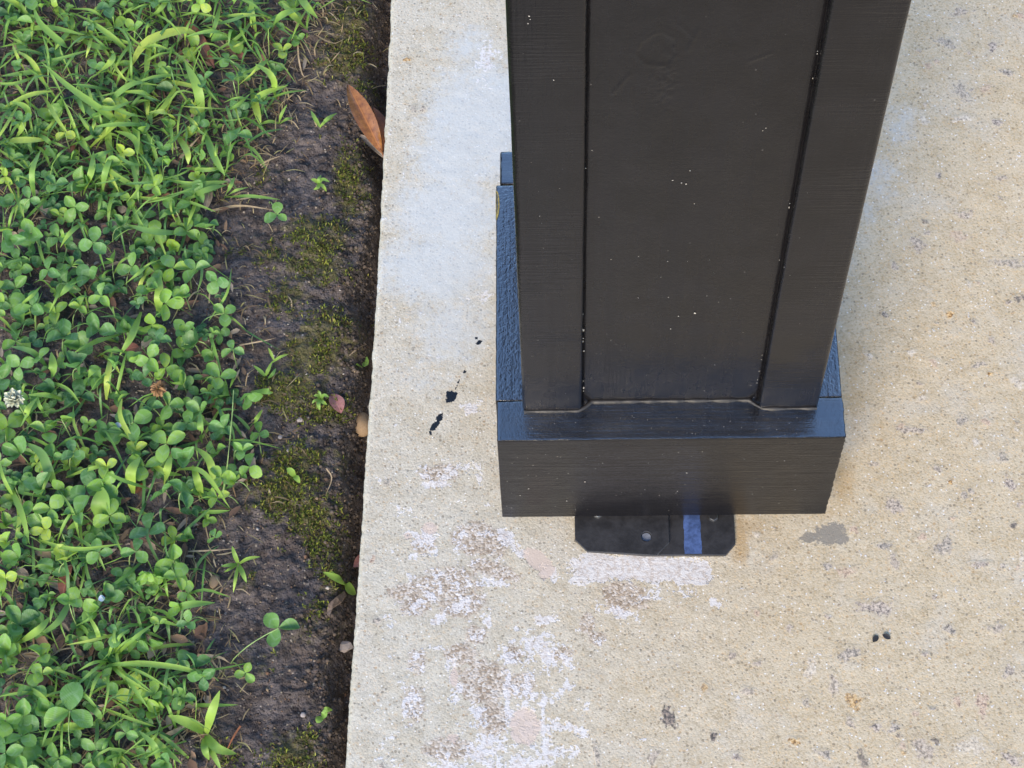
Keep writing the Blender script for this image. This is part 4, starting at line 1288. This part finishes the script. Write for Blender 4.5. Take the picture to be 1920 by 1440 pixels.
for path, w in BLADES:
    hi = rr.uniform(.024, .042)
    shoot(path, w * 1.12, min(1, max(0, rr.gauss(.64, .2))), (.003, hi, hi * .8), rr.uniform(.15, .5))
# more single blades: dense grassy top, thinner below
for i in range(235):
    y = rr.uniform(-10, 380) if i < 165 else rr.uniform(360, 1445)
    x = rr.uniform(-10, veg_x(y) - 5)
    L = rr.uniform(45, 130); a = rr.uniform(0, 6.28)
    dx, dy = math.cos(a) * L, math.sin(a) * L * .8
    b = rr.uniform(-.13, .13)
    x2, y2 = x + dx * .55 - dy * b, y + dy * .55 + dx * b
    x3, y3 = x + dx, y + dy
    if x3 > veg_x(y3) + 25: continue
    hi = rr.uniform(.014, .038)
    shoot([(x, y), (x2, y2), (x3, y3)], rr.choice((rr.uniform(4, 8), rr.uniform(5, 10), rr.uniform(9, 17))), min(1, max(0, rr.gauss(.5, .28))), (hi * .2, hi, hi * rr.uniform(.5, 1)), rr.uniform(.1, .6))
spread_labels(made, 'grass blade')


def tuft(name, c, blades, label, cat, group=None, mat='grass'):
    base = on_soil(*c)
    root = empty(name, base)
    tag(root, label, cat, group)
    for path, w, z in blades:
        pts = [on_soil(x, y, np.interp(i / (len(path) - 1), np.linspace(0, 1, len(z)), z)) for i, (x, y) in enumerate(path)]
        V, F = blade_geo(pts, w * PX, .3, 10, .75, .5)
        o = link('blade', np_mesh('blade', [tuple(v - Vector(base)) for v in V], F), M[mat], root)
        o.color = (rr.uniform(.3, .75), 0, 0, 1)
    return root


# the grass tuft low on the lawn
bl = []
for k in range(16):
    a = rr.uniform(0, 6.28); L = rr.uniform(55, 120)
    x, y = 204 + rr.uniform(-14, 14), 1240 + rr.uniform(-14, 14)
    dx, dy = math.cos(a) * L, math.sin(a) * L
    bl.append(([(x, y), (x + dx * .5 + rr.uniform(-10, 10), y + dy * .5 + rr.uniform(-10, 10)), (x + dx, y + dy)], rr.uniform(5, 9), (.003, .035, .03)))
tuft('grass_tuft', (204, 1240), bl, 'tuft of thin bright grass blades spreading near the bottom of the lawn', 'grass tuft')
tuft('grass_seedling', (447, 1058), [([(447, 1058), (440, 1040), (435, 1024)], 9, (.003, .012, .014)), ([(447, 1058), (465, 1048), (488, 1044)], 8, (.003, .012, .010)), ([(447, 1058), (455, 1075), (462, 1092)], 10, (.003, .012, .008)), ([(447, 1058), (430, 1060), (414, 1062)], 8, (.003, .01, .008)), ([(447, 1058), (442, 1085), (437, 1110)], 7, (.003, .01, .004)), ([(447, 1058), (430, 1068), (420, 1072)], 6, (.003, .008, .004))],
     'star-shaped grass seedling alone on dark soil below the clover', 'grass seedling')
tuft('grass_seedling', (385, 1376), [([(387, 1376), (398, 1335), (412, 1295)], 19, (.004, .03, .034)), ([(384, 1374), (350, 1355), (315, 1342)], 20, (.004, .026, .022)), ([(386, 1378), (408, 1404), (444, 1414)], 18, (.004, .024, .016)), ([(384, 1382), (384, 1405), (392, 1425)], 14, (.003, .015, .008)), ([(384, 1384), (400, 1415), (415, 1445)], 11, (.003, .012, .006))],
     'broad-bladed grass seedling with four wide blades beside the pine needle', 'grass seedling')
tuft('grass_seedling', (500, 706), [([(498, 706), (487, 695), (475, 685)], 8, (.002, .008, .010)), ([(498, 706), (503, 694), (510, 678)], 8, (.002, .010, .012)), ([(502, 710), (511, 702), (517, 690)], 8, (.002, .008, .008)), ([(510, 680), (525, 670), (541, 664)], 7, (.006, .012, .010)), ([(514, 676), (508, 662), (503, 652)], 6, (.008, .012, .014))],
     'pair of pale grass seedlings on mossy soil beside the clover patch', 'grass seedling')
tuft('grass_seedling', (523, 233), [([(523, 231), (528, 215), (538, 196)], 8, (.002, .012, .016)), ([(523, 231), (505, 229), (484, 234)], 9, (.002, .008, .006)), ([(525, 232), (538, 224), (550, 221)], 8, (.002, .009, .006))],
     'small three-bladed grass seedling on crumbly soil near the brown leaf', 'grass seedling')
tuft('grass_seedling', (600, 238), [([(600, 238), (590, 222), (583, 208)], 9, (.002, .008, .008)), ([(603, 236), (615, 224), (632, 212)], 9, (.002, .008, .007)), ([(600, 240), (606, 232), (622, 222)], 6, (.002, .006, .006))],
     'dull grey-green grass seedling next to the big brown leaf', 'grass seedling')
tuft('weed_seedling', (601, 748), [([(601, 748), (595, 742), (588, 742)], 8, (.002, .006, .006)), ([(601, 748), (608, 742), (617, 745)], 8, (.002, .006, .006)), ([(601, 748), (599, 738), (598, 733)], 7, (.002, .006, .007)), ([(601, 748), (606, 755), (614, 760)], 8, (.002, .006, .005)), ([(601, 748), (597, 758), (600, 770)], 9, (.002, .006, .005)), ([(601, 748), (590, 752), (585, 757)], 6, (.002, .005, .004))],
     'tiny bright green rosette weed in moss beside the pink petal', 'weed')
tuft('weed_seedling', (598, 345), [([(598, 345), (590, 338), (583, 336)], 9, (.002, .006, .006)), ([(598, 345), (606, 338), (618, 342)], 9, (.002, .006, .006)), ([(598, 345), (596, 352), (588, 356)], 9, (.002, .006, .005)), ([(598, 345), (606, 350), (612, 358)], 8, (.002, .006, .005)), ([(598, 345), (598, 336), (602, 328)], 7, (.002, .006, .006))],
     'tiny green rosette weed on soil below the grey-green seedling', 'weed')
tuft('weed_seedling', (553, 893), [([(552, 892), (545, 884), (538, 878)], 14, (.003, .008, .009)), ([(552, 892), (557, 898), (562, 906)], 12, (.003, .007, .006))],
     'two-leafed green sprout standing in moss midway down the soil', 'weed')
tuft('grass_seedling', (650, 1105), [([(652, 1105), (634, 1090), (606, 1072)], 17, (.004, .012, .014)), ([(648, 1106), (655, 1108), (668, 1116)], 24, (.006, .010, .008)), ([(648, 1100), (634, 1086), (620, 1070)], 6, (.004, .010, .010))],
     'green sprout in the gap touching the concrete edge above bark', 'grass seedling')
tuft('weed_seedling', (603, 1345), [([(603, 1345), (598, 1350), (594, 1356)], 15, (.003, .006, .006)), ([(603, 1343), (608, 1340), (610, 1330)], 14, (.003, .006, .006)), ([(606, 1336), (614, 1332), (624, 1334)], 12, (.003, .008, .007))],
     'pale round-leafed sprout on dark soil low beside the concrete', 'weed', mat='grass')
tuft('weed_seedling', (680, 693), [([(680, 696), (674, 690), (668, 686)], 12, (.003, .006, .006)), ([(682, 694), (688, 690), (690, 680)], 12, (.003, .006, .006))],
     'grey-green two-leafed sprout in the dark gap by the concrete edge', 'weed')
tuft('weed_plant', (190, 960), [([(190, 975), (190, 945), (192, 912)], 40, (.006, .022, .024))], 'broad lance-shaped yellow-green weed leaf standing among clover', 'weed')
# seed stalk
o = link('seed_stalk', tube('seed_stalk', [on_soil(418, 925, .004), on_soil(425, 880, .03), on_soil(432, 820, .05), on_soil(436, 770, .056), on_soil(438, 732, .058)], .0010, .0005), M['petiole'])
tag(o, 'thin upright pale green grass seed stalk at the clover fringe', 'grass stalk')


# ------------------------------------------------------------------ ground cover that nobody could count
class Bag:
    def __init__(s): s.V, s.F, s.C, s.T, s.n, s.UV = [], [], [], [], 0, []

    def add(s, V, F, col=None, tint=None, uv=None):
        V = np.asarray(V, float); F = np.asarray(F)
        s.V.append(V); s.F.append(F + s.n); s.n += len(V)
        if col is not None: s.C.append(np.repeat(np.asarray(col, float)[None], len(V), 0))
        if tint is not None: s.T.append(np.full(len(V), tint))
        if uv is not None: s.UV.append(uv)

    def build(s, name, mat, label, cat):
        me = np_mesh(name, np.concatenate(s.V), np.concatenate(s.F))
        if s.C: cattr(me, 'tintcol', np.concatenate(s.C))
        if s.T: fattr(me, 'tint', np.concatenate(s.T))
        if s.UV:
            U = np.concatenate(s.UV)
            l = me.uv_layers.new(name='leafuv')
            li = np.zeros(len(me.loops), np.int32); me.loops.foreach_get('vertex_index', li)
            l.data.foreach_set('uv', U[li].astype(np.float32).ravel())
        o = link(name, me, mat)
        tag(o, label, cat, kind='stuff')
        return o


def mesh_np(me):
    v = np.zeros(len(me.vertices) * 3, np.float32); me.vertices.foreach_get('co', v)
    f = np.zeros(len(me.loops), np.int32); me.loops.foreach_get('vertex_index', f)
    uv = np.zeros(len(me.loops) * 2, np.float32); me.uv_layers[0].data.foreach_get('uv', uv)
    uvp = np.zeros((len(me.vertices), 2), np.float32); uvp[f] = uv.reshape(-1, 2)
    return v.reshape(-1, 3), f.reshape(-1, 4), uvp


LNP = [mesh_np(m) for m in LEAFLETS]
bag = Bag()
gr = random.Random(33)


def cover_leaf(x, y, z, s, low):
    az = gr.uniform(0, 6.28); ta = gr.uniform(0, 6.28); tl = gr.uniform(0, .5)
    base = Matrix.Translation((x, y, z)) @ Matrix.Rotation(ta, 4, 'Z') @ Matrix.Rotation(tl, 4, 'X') @ Matrix.Rotation(-ta, 4, 'Z')
    ti = min(1, max(0, gr.gauss(.32 if low else .5, .22)))
    for k in range(3):
        v, f, uv = gr.choice(LNP)
        m = np.array(base @ Matrix.Rotation(az + k * 2.0944 + gr.uniform(-.2, .2), 4, 'Z') @ Matrix.Rotation(gr.uniform(-.1, .4), 4, 'X') @ Matrix.Diagonal((s, s, s, 1)))
        bag.add(v @ m[:3, :3].T + m[:3, 3], f, tint=ti, uv=uv)


# small low leaves under the sprigs
for i in range(430):
    y = gr.uniform(-20, 1460); x = gr.uniform(-20, veg_x(y) - 12)
    if gr.random() > dens(x, y) + .15: continue
    p = on_soil(x, y, gr.uniform(.003, .014))
    cover_leaf(p[0], p[1], p[2], gr.uniform(.006, .013), True)
# and the lawn going on outside the picture
for i in range(3600):
    x = gr.uniform(-1.6, -.42); y = gr.uniform(-.9, 1.5)
    if x > -.68 + .02 * gr.random() and -.20 < y < .60: continue
    if x > -.50 and not (y > .62 or y < -.24): continue
    if x > edge_x(y) - .12 - .03 * gr.random(): continue
    cover_leaf(x, y, sz(x, y) + gr.uniform(.01, .035), gr.uniform(.012, .019), False)
bag.build('clover_cover', M['clover_s'], 'low small clover leaves filling the gaps under the sprigs', 'clover')

bag = Bag()
# fine grass, dry straw
GREEN = [(.10, .24, .07), (.17, .36, .07), (.24, .44, .08), (.14, .29, .09), (.30, .48, .10)]
DRY = [(.40, .30, .18), (.28, .19, .11), (.50, .40, .26), (.19, .125, .08), (.36, .32, .15)]
for i in range(4300):
    if i < 2800:
        y = gr.uniform(-20, 1460)
        if gr.random() < .38: y = gr.uniform(-20, 380)
        elif gr.random() < .3: y = gr.uniform(1040, 1460)
        x = gr.uniform(-20, veg_x(y) + 12) if i % 5 else veg_x(y) + gr.gauss(20, 40)
        p = on_soil(x, y, 0)
    else:
        p = np.array([gr.uniform(-1.6, -.42), gr.uniform(-.9, 1.5), 0])
        if p[0] > -.68 and -.22 < p[1] < .64: continue
        p[2] = sz(p[0], p[1])
    dry = gr.random() < .55
    if i % 5 == 0 and i < 2800: dry = True
    L = (gr.uniform(.018, .060) if i % 3 else gr.uniform(.010, .03)) if not dry else (gr.uniform(.006, .020) if i % 5 == 0 else gr.uniform(.010, .034))
    a = gr.uniform(0, 6.28); d = np.array([math.cos(a), math.sin(a), 0]) * L
    h = gr.uniform(.006, .030) if not dry else gr.uniform(.0015, .007)
    bend = np.array([-d[1], d[0], 0]) * gr.uniform(-.14, .14)
    stem = not dry and gr.random() < .3
    V, F = blade_geo([p + [0, 0, .001], p + d * .5 + bend + [0, 0, h], p + d + [0, 0, h * gr.uniform(.3, 1)]], gr.uniform(.0008, .0012) if stem else gr.uniform(.0014, .0038) if not dry else gr.uniform(.0007, .0018), .25, 7, .75, .6)
    bag.add([tuple(v) for v in V], F, col=gr.choice(DRY if dry else GREEN))
bag.build('grass', M['grass_s'], 'fine short grass and dry straw between the clover', 'grass')

# moss shoots
bag = Bag()
nm = 0
X = rng.uniform(-.68, -.262, 90000); Y = rng.uniform(-.25, .66, 90000)
mf = moss_field(X, Y) + .75 * fbm(X * 75, Y * 75, 63, 3) + .45 * fbm(X * 20, Y * 20, 65, 2)
keep = mf > rng.uniform(.50, 1.25, len(X))
X, Y = X[keep], Y[keep]
Zs = soil_h(X, Y)
MC = np.array([(.085, .115, .022), (.16, .205, .032), (.28, .32, .045), (.11, .085, .035), (.42, .42, .10), (.20, .15, .06)])
K = len(X)
print('moss shoots', K)
Vs, Fs, Cs = [], [], []
for s in range(3):
    a = rng.uniform(0, 6.28, K); L = rng.uniform(.0014, .0045, K); wdt = rng.uniform(.0003, .0008, K); up = rng.uniform(.0006, .0045, K)
    dx, dy = np.cos(a), np.sin(a)
    b = np.stack([X, Y, Zs - .0003], -1)
    tip = b + np.stack([dx * L, dy * L, up], -1)
    mid = b + np.stack([dx * L * .5, dy * L * .5, up * .75 + .0004], -1)
    sd_ = np.stack([-dy, dx, np.zeros(K)], -1) * wdt[:, None]
    Vs.append(np.stack([b, mid - sd_, tip, mid + sd_], 1).reshape(-1, 3))
    Cs.append(np.repeat(MC[rng.choice(6, K, p=[.28, .27, .15, .12, .06, .12])], 4, 0))
V = np.concatenate(Vs); F = np.arange(len(V)).reshape(-1, 4)
me = np_mesh('moss', V, F); cattr(me, 'tintcol', np.concatenate(Cs))
tag(link('moss', me, M['moss']), 'olive yellow moss tufts scattered on the bare soil', 'moss', kind='stuff')

# crumbs, grit and leaf bits on the soil
bag = Bag()
LC = [(.42, .36, .30), (.55, .50, .45), (.26, .19, .13), (.12, .085, .065), (.33, .25, .16), (.06, .045, .04), (.09, .07, .06), (.20, .12, .08)]
for i in range(2600):
    y = gr.uniform(-20, 1460); x = gr.uniform(veg_x(y) - 90 if i % 3 else -10, 735 - y * .061 + 5)
    p = on_soil(x, y, 0.0004)
    if p[0] > edge_x(p[1]) + .01: continue
    s = gr.uniform(.0005, .0017) if gr.random() < .93 else gr.uniform(.0018, .0032)
    el = gr.uniform(.4, 1.0); a = gr.uniform(0, 6.28)
    V = []
    for k, (ux, uy, uz) in enumerate(((1, 0, 0), (0, 1, 0), (-1, 0, 0), (0, -1, 0), (0, 0, .8), (0, 0, -.5))):
        q = gr.uniform(.7, 1.2)
        V.append((p[0] + (ux * math.cos(a) - uy * el * math.sin(a)) * s * q, p[1] + (ux * math.sin(a) + uy * el * math.cos(a)) * s * q, p[2] + uz * s * .6))
    F = [(0, 1, 4), (1, 2, 4), (2, 3, 4), (3, 0, 4), (1, 0, 5), (2, 1, 5), (3, 2, 5), (0, 3, 5)]
    bag.add(V, F, col=gr.choice(LC[2:] if gr.random() < .72 else LC))
for i in range(520):
    y = gr.uniform(-20, 1460); x = gr.uniform(-20, veg_x(y) + 25)
    p = on_soil(x, y, gr.uniform(.001, .005))
    a = gr.uniform(0, 6.28); L = gr.uniform(.003, .010); w = L * gr.uniform(.25, .6)
    ca, sa = math.cos(a), math.sin(a); tz = gr.uniform(-.5, .5)
    V = [(p[0] + ca * u * L - sa * v * w, p[1] + sa * u * L + ca * v * w, p[2] + u * L * tz * .5 + abs(v) * w * .5 + .001) for u, v in ((-1, 0), (-.3, .7), (.5, .8), (1, .1), (.4, -.8), (-.4, -.7), (0, 0))]
    bag.add(V, [(6, k, (k + 1) % 6) for k in range(6)], col=gr.choice([(.30, .20, .13), (.20, .12, .08), (.36, .28, .20), (.14, .09, .07), (.27, .15, .10), (.42, .34, .26)]))
for i in range(1500):
    y = gr.uniform(-20, 1460); x = 733 - y * .061 - abs(gr.gauss(0, 42))
    p = on_soil(x, y, 0.0008)
    s = gr.uniform(.0009, .0034); a = gr.uniform(0, 6.28)
    V = [(p[0] + (ux * math.cos(a) - uy * math.sin(a)) * s * gr.uniform(.6, 1.2), p[1] + (ux * math.sin(a) + uy * math.cos(a)) * s * gr.uniform(.6, 1.2), p[2] + uz * s * .8) for ux, uy, uz in ((1, 0, 0), (0, 1, 0), (-1, 0, 0), (0, -1, 0), (0, 0, .8), (0, 0, -.5))]
    bag.add(V, [(0, 1, 4), (1, 2, 4), (2, 3, 4), (3, 0, 4), (1, 0, 5), (2, 1, 5), (3, 2, 5), (0, 3, 5)], col=gr.choice([(.05, .04, .036), (.08, .064, .056), (.11, .088, .078), (.065, .05, .04), (.15, .12, .10)]))
bag.build('soil_litter', M['litter'], 'tiny crumbs of grit and plant bits strewn over the soil', 'litter')


# ------------------------------------------------------------------ fallen leaves, stones, flowers
def fallen(name, tip, base, wpx, mat, label, cat='dead leaf', up=.004, roll=0.0, fold=.4, curl=.12, wf=w_oval, group=None, pitch=0.0, stem=False, wave=.02, z=None):
    b = on_soil(*base, up); t = on_soil(*tip, up)
    if z is not None:
        b = at(*base, z[0]); t = at(*tip, z[1])
    d = Vector(t) - Vector(b)
    L = d.length
    me = leaf_mesh(name, L, wpx * PX / 2, wf, fold, curl, 9, 16, 0.0, wave, hash(label) % 97 if False else len(label))
    o = link(name, me, M[mat])
    ya = d.normalized(); xa = ya.cross(Vector((0, 0, 1))).normalized(); za = xa.cross(ya)
    mt = Matrix((xa, ya, za)).transposed().to_4x4()
    o.matrix_basis = Matrix.Translation(b) @ mt @ Matrix.Rotation(roll, 4, 'Y')
    tag(o, label, cat, group)
    if stem:
        s = link('leaf_stalk', tube('leaf_stalk', [(0, .004, .0), (0, -.004, .001), (.001, -.012, -.001)], .0011, .0008), M[mat], o)
    return o


fallen('fallen_leaf', (651, 155), (716, 286), 42, 'brownleaf', 'large glossy orange-brown leaf lying against the concrete edge', up=.010, roll=-.12, fold=.55, curl=.10, wf=w_oval, stem=True, z=(-.046, -.030))
fallen('fallen_leaf', (700, 196), (728, 300), 40, 'darkleaf', 'dark brown leaf tucked beneath the large orange-brown leaf', up=.002, roll=.35, fold=.3, curl=.1, z=(-.066, -.052))
fallen('fallen_leaf', (676, 250), (720, 296), 20, 'greyleaf', 'small grey curled leaf underneath the orange-brown leaf', up=.002, roll=.2, fold=.3, z=(-.062, -.056))
fallen('fallen_leaf', (345, 30), (402, 128), 30, 'redleaf', 'reddish brown leaf half covered by grass and clover', up=.008, roll=.15, fold=.3)
fallen('fallen_petal', (622, 735), (640, 775), 30, 'pinkleaf', 'small dusty pink petal lying on soil near the concrete', 'petal', up=.004, roll=.2, fold=.35, curl=.15)
fallen('fallen_petal', (690, 1040), (664, 1066), 22, 'pinkleaf', 'dull red petal in the gap under the concrete edge', 'petal', up=.004, roll=.2, fold=.35, curl=.15)
DL = [(60, 45, 80, 55, 20, 'redleaf'), (135, 1050, 118, 1120, 26, 'redleaf'), (100, 1250, 60, 1300, 26, 'darkleaf'), (85, 1280, 70, 1310, 18, 'greyleaf'), (235, 655, 260, 650, 22, 'redleaf'), (80, 380, 95, 410, 26, 'greyleaf'), (395, 350, 385, 395, 18, 'greyleaf'), (110, 850, 95, 870, 18, 'darkleaf'), (445, 95, 455, 110, 16, 'redleaf'), (140, 270, 130, 290, 16, 'redleaf'),
      (30, 1065, 55, 1085, 22, 'greyleaf'), (100, 980, 125, 1000, 24, 'greyleaf'), (230, 385, 228, 400, 20, 'greyleaf'), (565, 55, 578, 62, 14, 'pinkleaf'), (350, 310, 370, 325, 16, 'redleaf'), (20, 780, 40, 800, 20, 'darkleaf'), (165, 1155, 155, 1180, 14, 'greyleaf'), (270, 905, 255, 925, 16, 'darkleaf'), (40, 590, 25, 570, 22, 'darkleaf'), (60, 490, 70, 505, 18, 'redleaf')]
made = []
for (a, b, c, d, w, m) in DL:
    o = fallen('leaf_scrap', (a, b), (c, d), w, m, 'small dry brown leaf scrap half hidden under the lawn plants', 'dead leaf', up=rr.uniform(.004, .010), roll=rr.uniform(-.5, .5), fold=rr.uniform(.1, .6), curl=rr.uniform(0, .2), group='dry leaf scraps in the lawn')
    made.append((a, b, 'small ' + {'redleaf': 'reddish', 'darkleaf': 'dark brown', 'greyleaf': 'grey-tan', 'pinkleaf': 'pinkish'}[m], o))
spread_labels(made, 'leaf scrap')
fallen('white_petal', (214, 808), (228, 790), 16, 'whitepetal', 'pale bluish white petal caught between clover leaves mid lawn', 'petal', up=.014, roll=.1, fold=.2)
fallen('white_petal', (184, 1124), (197, 1121), 14, 'whitepetal', 'tiny bluish white petal resting on clover above the grass tuft', 'petal', up=.03, roll=.1, fold=.2)


def strip(name, path, w, mat, label, cat, z=.003):
    return blade_obj(name, path, w, M[mat], label, cat, None, z=(z, z + .001, z), fold=.2, taper=.5, wbase=.8)


strip('straw', [(301, 1384), (340, 1366), (378, 1352)], 10, 'straw', 'flat tan straw lying across the soil beside the broad-bladed seedling', 'straw', .006)
strip('pine_needle', [(451, 1361), (436, 1385), (420, 1419)], 4.5, 'needle', 'orange pine needle on dark soil near the bottom edge', 'pine needle')
strip('pine_needle', [(558, 70), (560, 110), (568, 142), (579, 142)], 4, 'straw', 'pale dry pine needle on soil at the top of the lawn edge', 'pine needle', .006)
strip('straw', [(449, 648), (490, 640), (518, 634)], 3.5, 'straw', 'thin pale straw pointing from clover toward the mossy soil', 'straw', .008)
strip('straw', [(349, 1034), (400, 1032), (446, 1028)], 4, 'straw', 'dry straw lying above the star-shaped seedling', 'straw', .004)
strip('twig', [(699, 171), (712, 163), (727, 158)], 4, 'straw', 'short pale twig poking from under the concrete above the brown leaf', 'twig', .004)
strip('twig', [(612, 880), (622, 898), (610, 930)], 3.2, 'straw', 'forked pale rootlet on dark soil by the concrete', 'twig', .004)
strip('twig', [(655, 668), (675, 662), (690, 661)], 3, 'straw', 'thin pale rootlet in the gap beside the concrete', 'twig', .004)
strip('straw', [(438, 712), (444, 702), (450, 691)], 8, 'straw', 'short cream straw at the clover edge above the seedlings', 'straw', .005)
strip('straw', [(488, 310), (505, 300), (528, 291)], 5, 'straw', 'bent cream straw on soil beside the upper clover', 'straw', .005)
strip('straw', [(338, 296), (355, 275), (377, 255)], 8, 'straw', 'yellowed dry grass blade among the upper grass', 'straw', .016)
strip('straw', [(395, 395), (450, 385), (520, 395)], 7, 'straw', 'long grey-tan runner stem crossing the soil below the upper clover', 'stem', .005)
strip('straw', [(370, 1228), (410, 1232), (432, 1244)], 7, 'straw', 'tan runner stem at the foot of the lone clover sprig', 'stem', .005)


def pebble(name, c, rpx, mat, label, cat, flat=.8, seed=0, up=0.0, angular=False):
    r = random.Random(seed)
    bm = bmesh.new()
    bmesh.ops.create_icosphere(bm, subdivisions=1 if angular else 3, radius=1.0)
    ph = [r.uniform(0, 6) for _ in range(6)]
    for v in bm.verts:
        q = v.co.copy()
        s = 1 + .12 * math.sin(2.1 * q.x + ph[0]) + .10 * math.sin(2.7 * q.y + ph[1]) + .08 * math.sin(3.3 * q.z + ph[2])
        if angular: s *= r.uniform(.75, 1.2)
        v.co = q * s
        v.co.z *= flat
    me = bpy.data.meshes.new(name); bm.to_mesh(me); bm.free()
    if not angular:
        for p in me.polygons: p.use_smooth = True
    o = link(name, me, M[mat])
    p = on_soil(*c, up)
    s = rpx * PX
    o.location = (p[0], p[1], p[2] + s * flat * .5)
    o.scale = (s, s * 1.15, s)
    o.rotation_euler = (0, 0, r.uniform(0, 6))
    tag(o, label, cat)
    return o


pebble('pebble', (681, 806), 20, 'pebble', 'rounded tan pebble half under the concrete edge', 'pebble', .8, 3, .004)
pebble('stone_chip', (647, 1219), 15, 'greystone', 'flat grey stone chip against the concrete edge', 'stone', .5, 5, .003, True)
pebble('stone_chip', (562, 788), 6, 'greystone', 'small pale grey stone chip on bare soil left of the pink petal', 'stone', .5, 6, .001, True)
pebble('stone_chip', (402, 1092), 10, 'pebble', 'small tan pebble beside the star-shaped seedling', 'pebble', .6, 8, .001)
pebble('stone_chip', (526, 820), 4, 'greystone', 'tiny pale round pebble on bare soil by the clover edge', 'pebble', .6, 9, .001)
pebble('stone_chip', (568, 1341), 5, 'greystone', 'tiny pale grey pebble on soil low by the concrete', 'pebble', .6, 10, .001)
# bark flake
V = []
bp = [(612, 1150), (616, 1132), (632, 1122), (646, 1113), (650, 1120), (640, 1132), (624, 1140), (618, 1156)]
b0 = on_soil(630, 1134, .006)
bm = bmesh.new()
vsb = [bm.verts.new(Vector(on_soil(x, y, .007 + .002 * (i % 3))) - Vector(b0)) for i, (x, y) in enumerate(bp)]
fb = bm.faces.new(vsb)
bmesh.ops.recalc_face_normals(bm, faces=[fb])
ex = bmesh.ops.extrude_face_region(bm, geom=[fb])
for v in [q for q in ex['geom'] if isinstance(q, bmesh.types.BMVert)]: v.co.z -= .003
bmesh.ops.triangulate(bm, faces=list(bm.faces))
bmesh.ops.recalc_face_normals(bm, faces=list(bm.faces))
me = bpy.data.meshes.new('bark_flake'); bm.to_mesh(me); bm.free()
o = link('bark_flake', me, M['bark']); o.location = b0
tag(o, 'bent grey bark flake on soil beside the concrete edge', 'bark')


def flower(c, rpx, mat, label, height, dry=False):
    top = on_soil(*c, height)
    root = empty('clover_flower', (top[0], top[1], sz(top[0], top[1])))
    tag(root, label, 'flower')
    h = top[2] - root.location.z
    link('stem', tube('stem', bez((.004, -.004, 0), (.003, 0, h * .6), (0, 0, h)), .0008, .0007), M['petiole'], root)
    r = random.Random(3)
    n = 46
    pet = leaf_mesh('floret', 1, .26, w_oval, .9, -.25 if not dry else .3, 5, 6)
    pet.materials.append(M[mat])
    for i in range(n):
        z = 1 - (i + .5) / n * 1.35
        a = i * 2.39996 + r.uniform(-.2, .2)
        rr_ = math.sqrt(max(0, 1 - z * z))
        d = Vector((math.cos(a) * rr_, math.sin(a) * rr_, z))
        if dry: d = (d + Vector((r.uniform(-.4, .4), r.uniform(-.4, .4), -.5))).normalized()
        s = rpx * PX * r.uniform(.75, 1.05)
        o = link('floret', pet, None, root)
        q = d.to_track_quat('Y', 'Z').to_matrix().to_4x4()
        o.matrix_basis = Matrix.Translation((0, 0, h)) @ q @ Matrix.Translation((0, s * .12, 0)) @ Matrix.Rotation(r.uniform(-.4, .4), 4, 'Y') @ Matrix.Diagonal((s * 1.1, s, s * 1.1, 1))


flower((27, 748), 20, 'floret', 'round white clover flower head at the edge of the lawn', .046)
flower((297, 729), 16, 'floret_dry', 'withered brown clover flower head among green leaves', .046, True)

# bits on the slab
for (px, py, a, lb) in ((1643, 1204, .5, 'dark flat seed husk on the concrete, the lower of the pair'), (1661, 1190, -.9, 'dark pointed seed husk on the concrete, the upper of the pair')):
    p = at(px, py, 0.0012)
    me = leaf_mesh('seed_husk', .0078, .0026, w_oval, .3, .1, 5, 7)
    o = link('seed_husk', me, M['husk'])
    o.location = (p[0] - .003, p[1], 0.0016); o.rotation_euler = (0, 0, a - 1.2)
    tag(o, lb, 'seed')
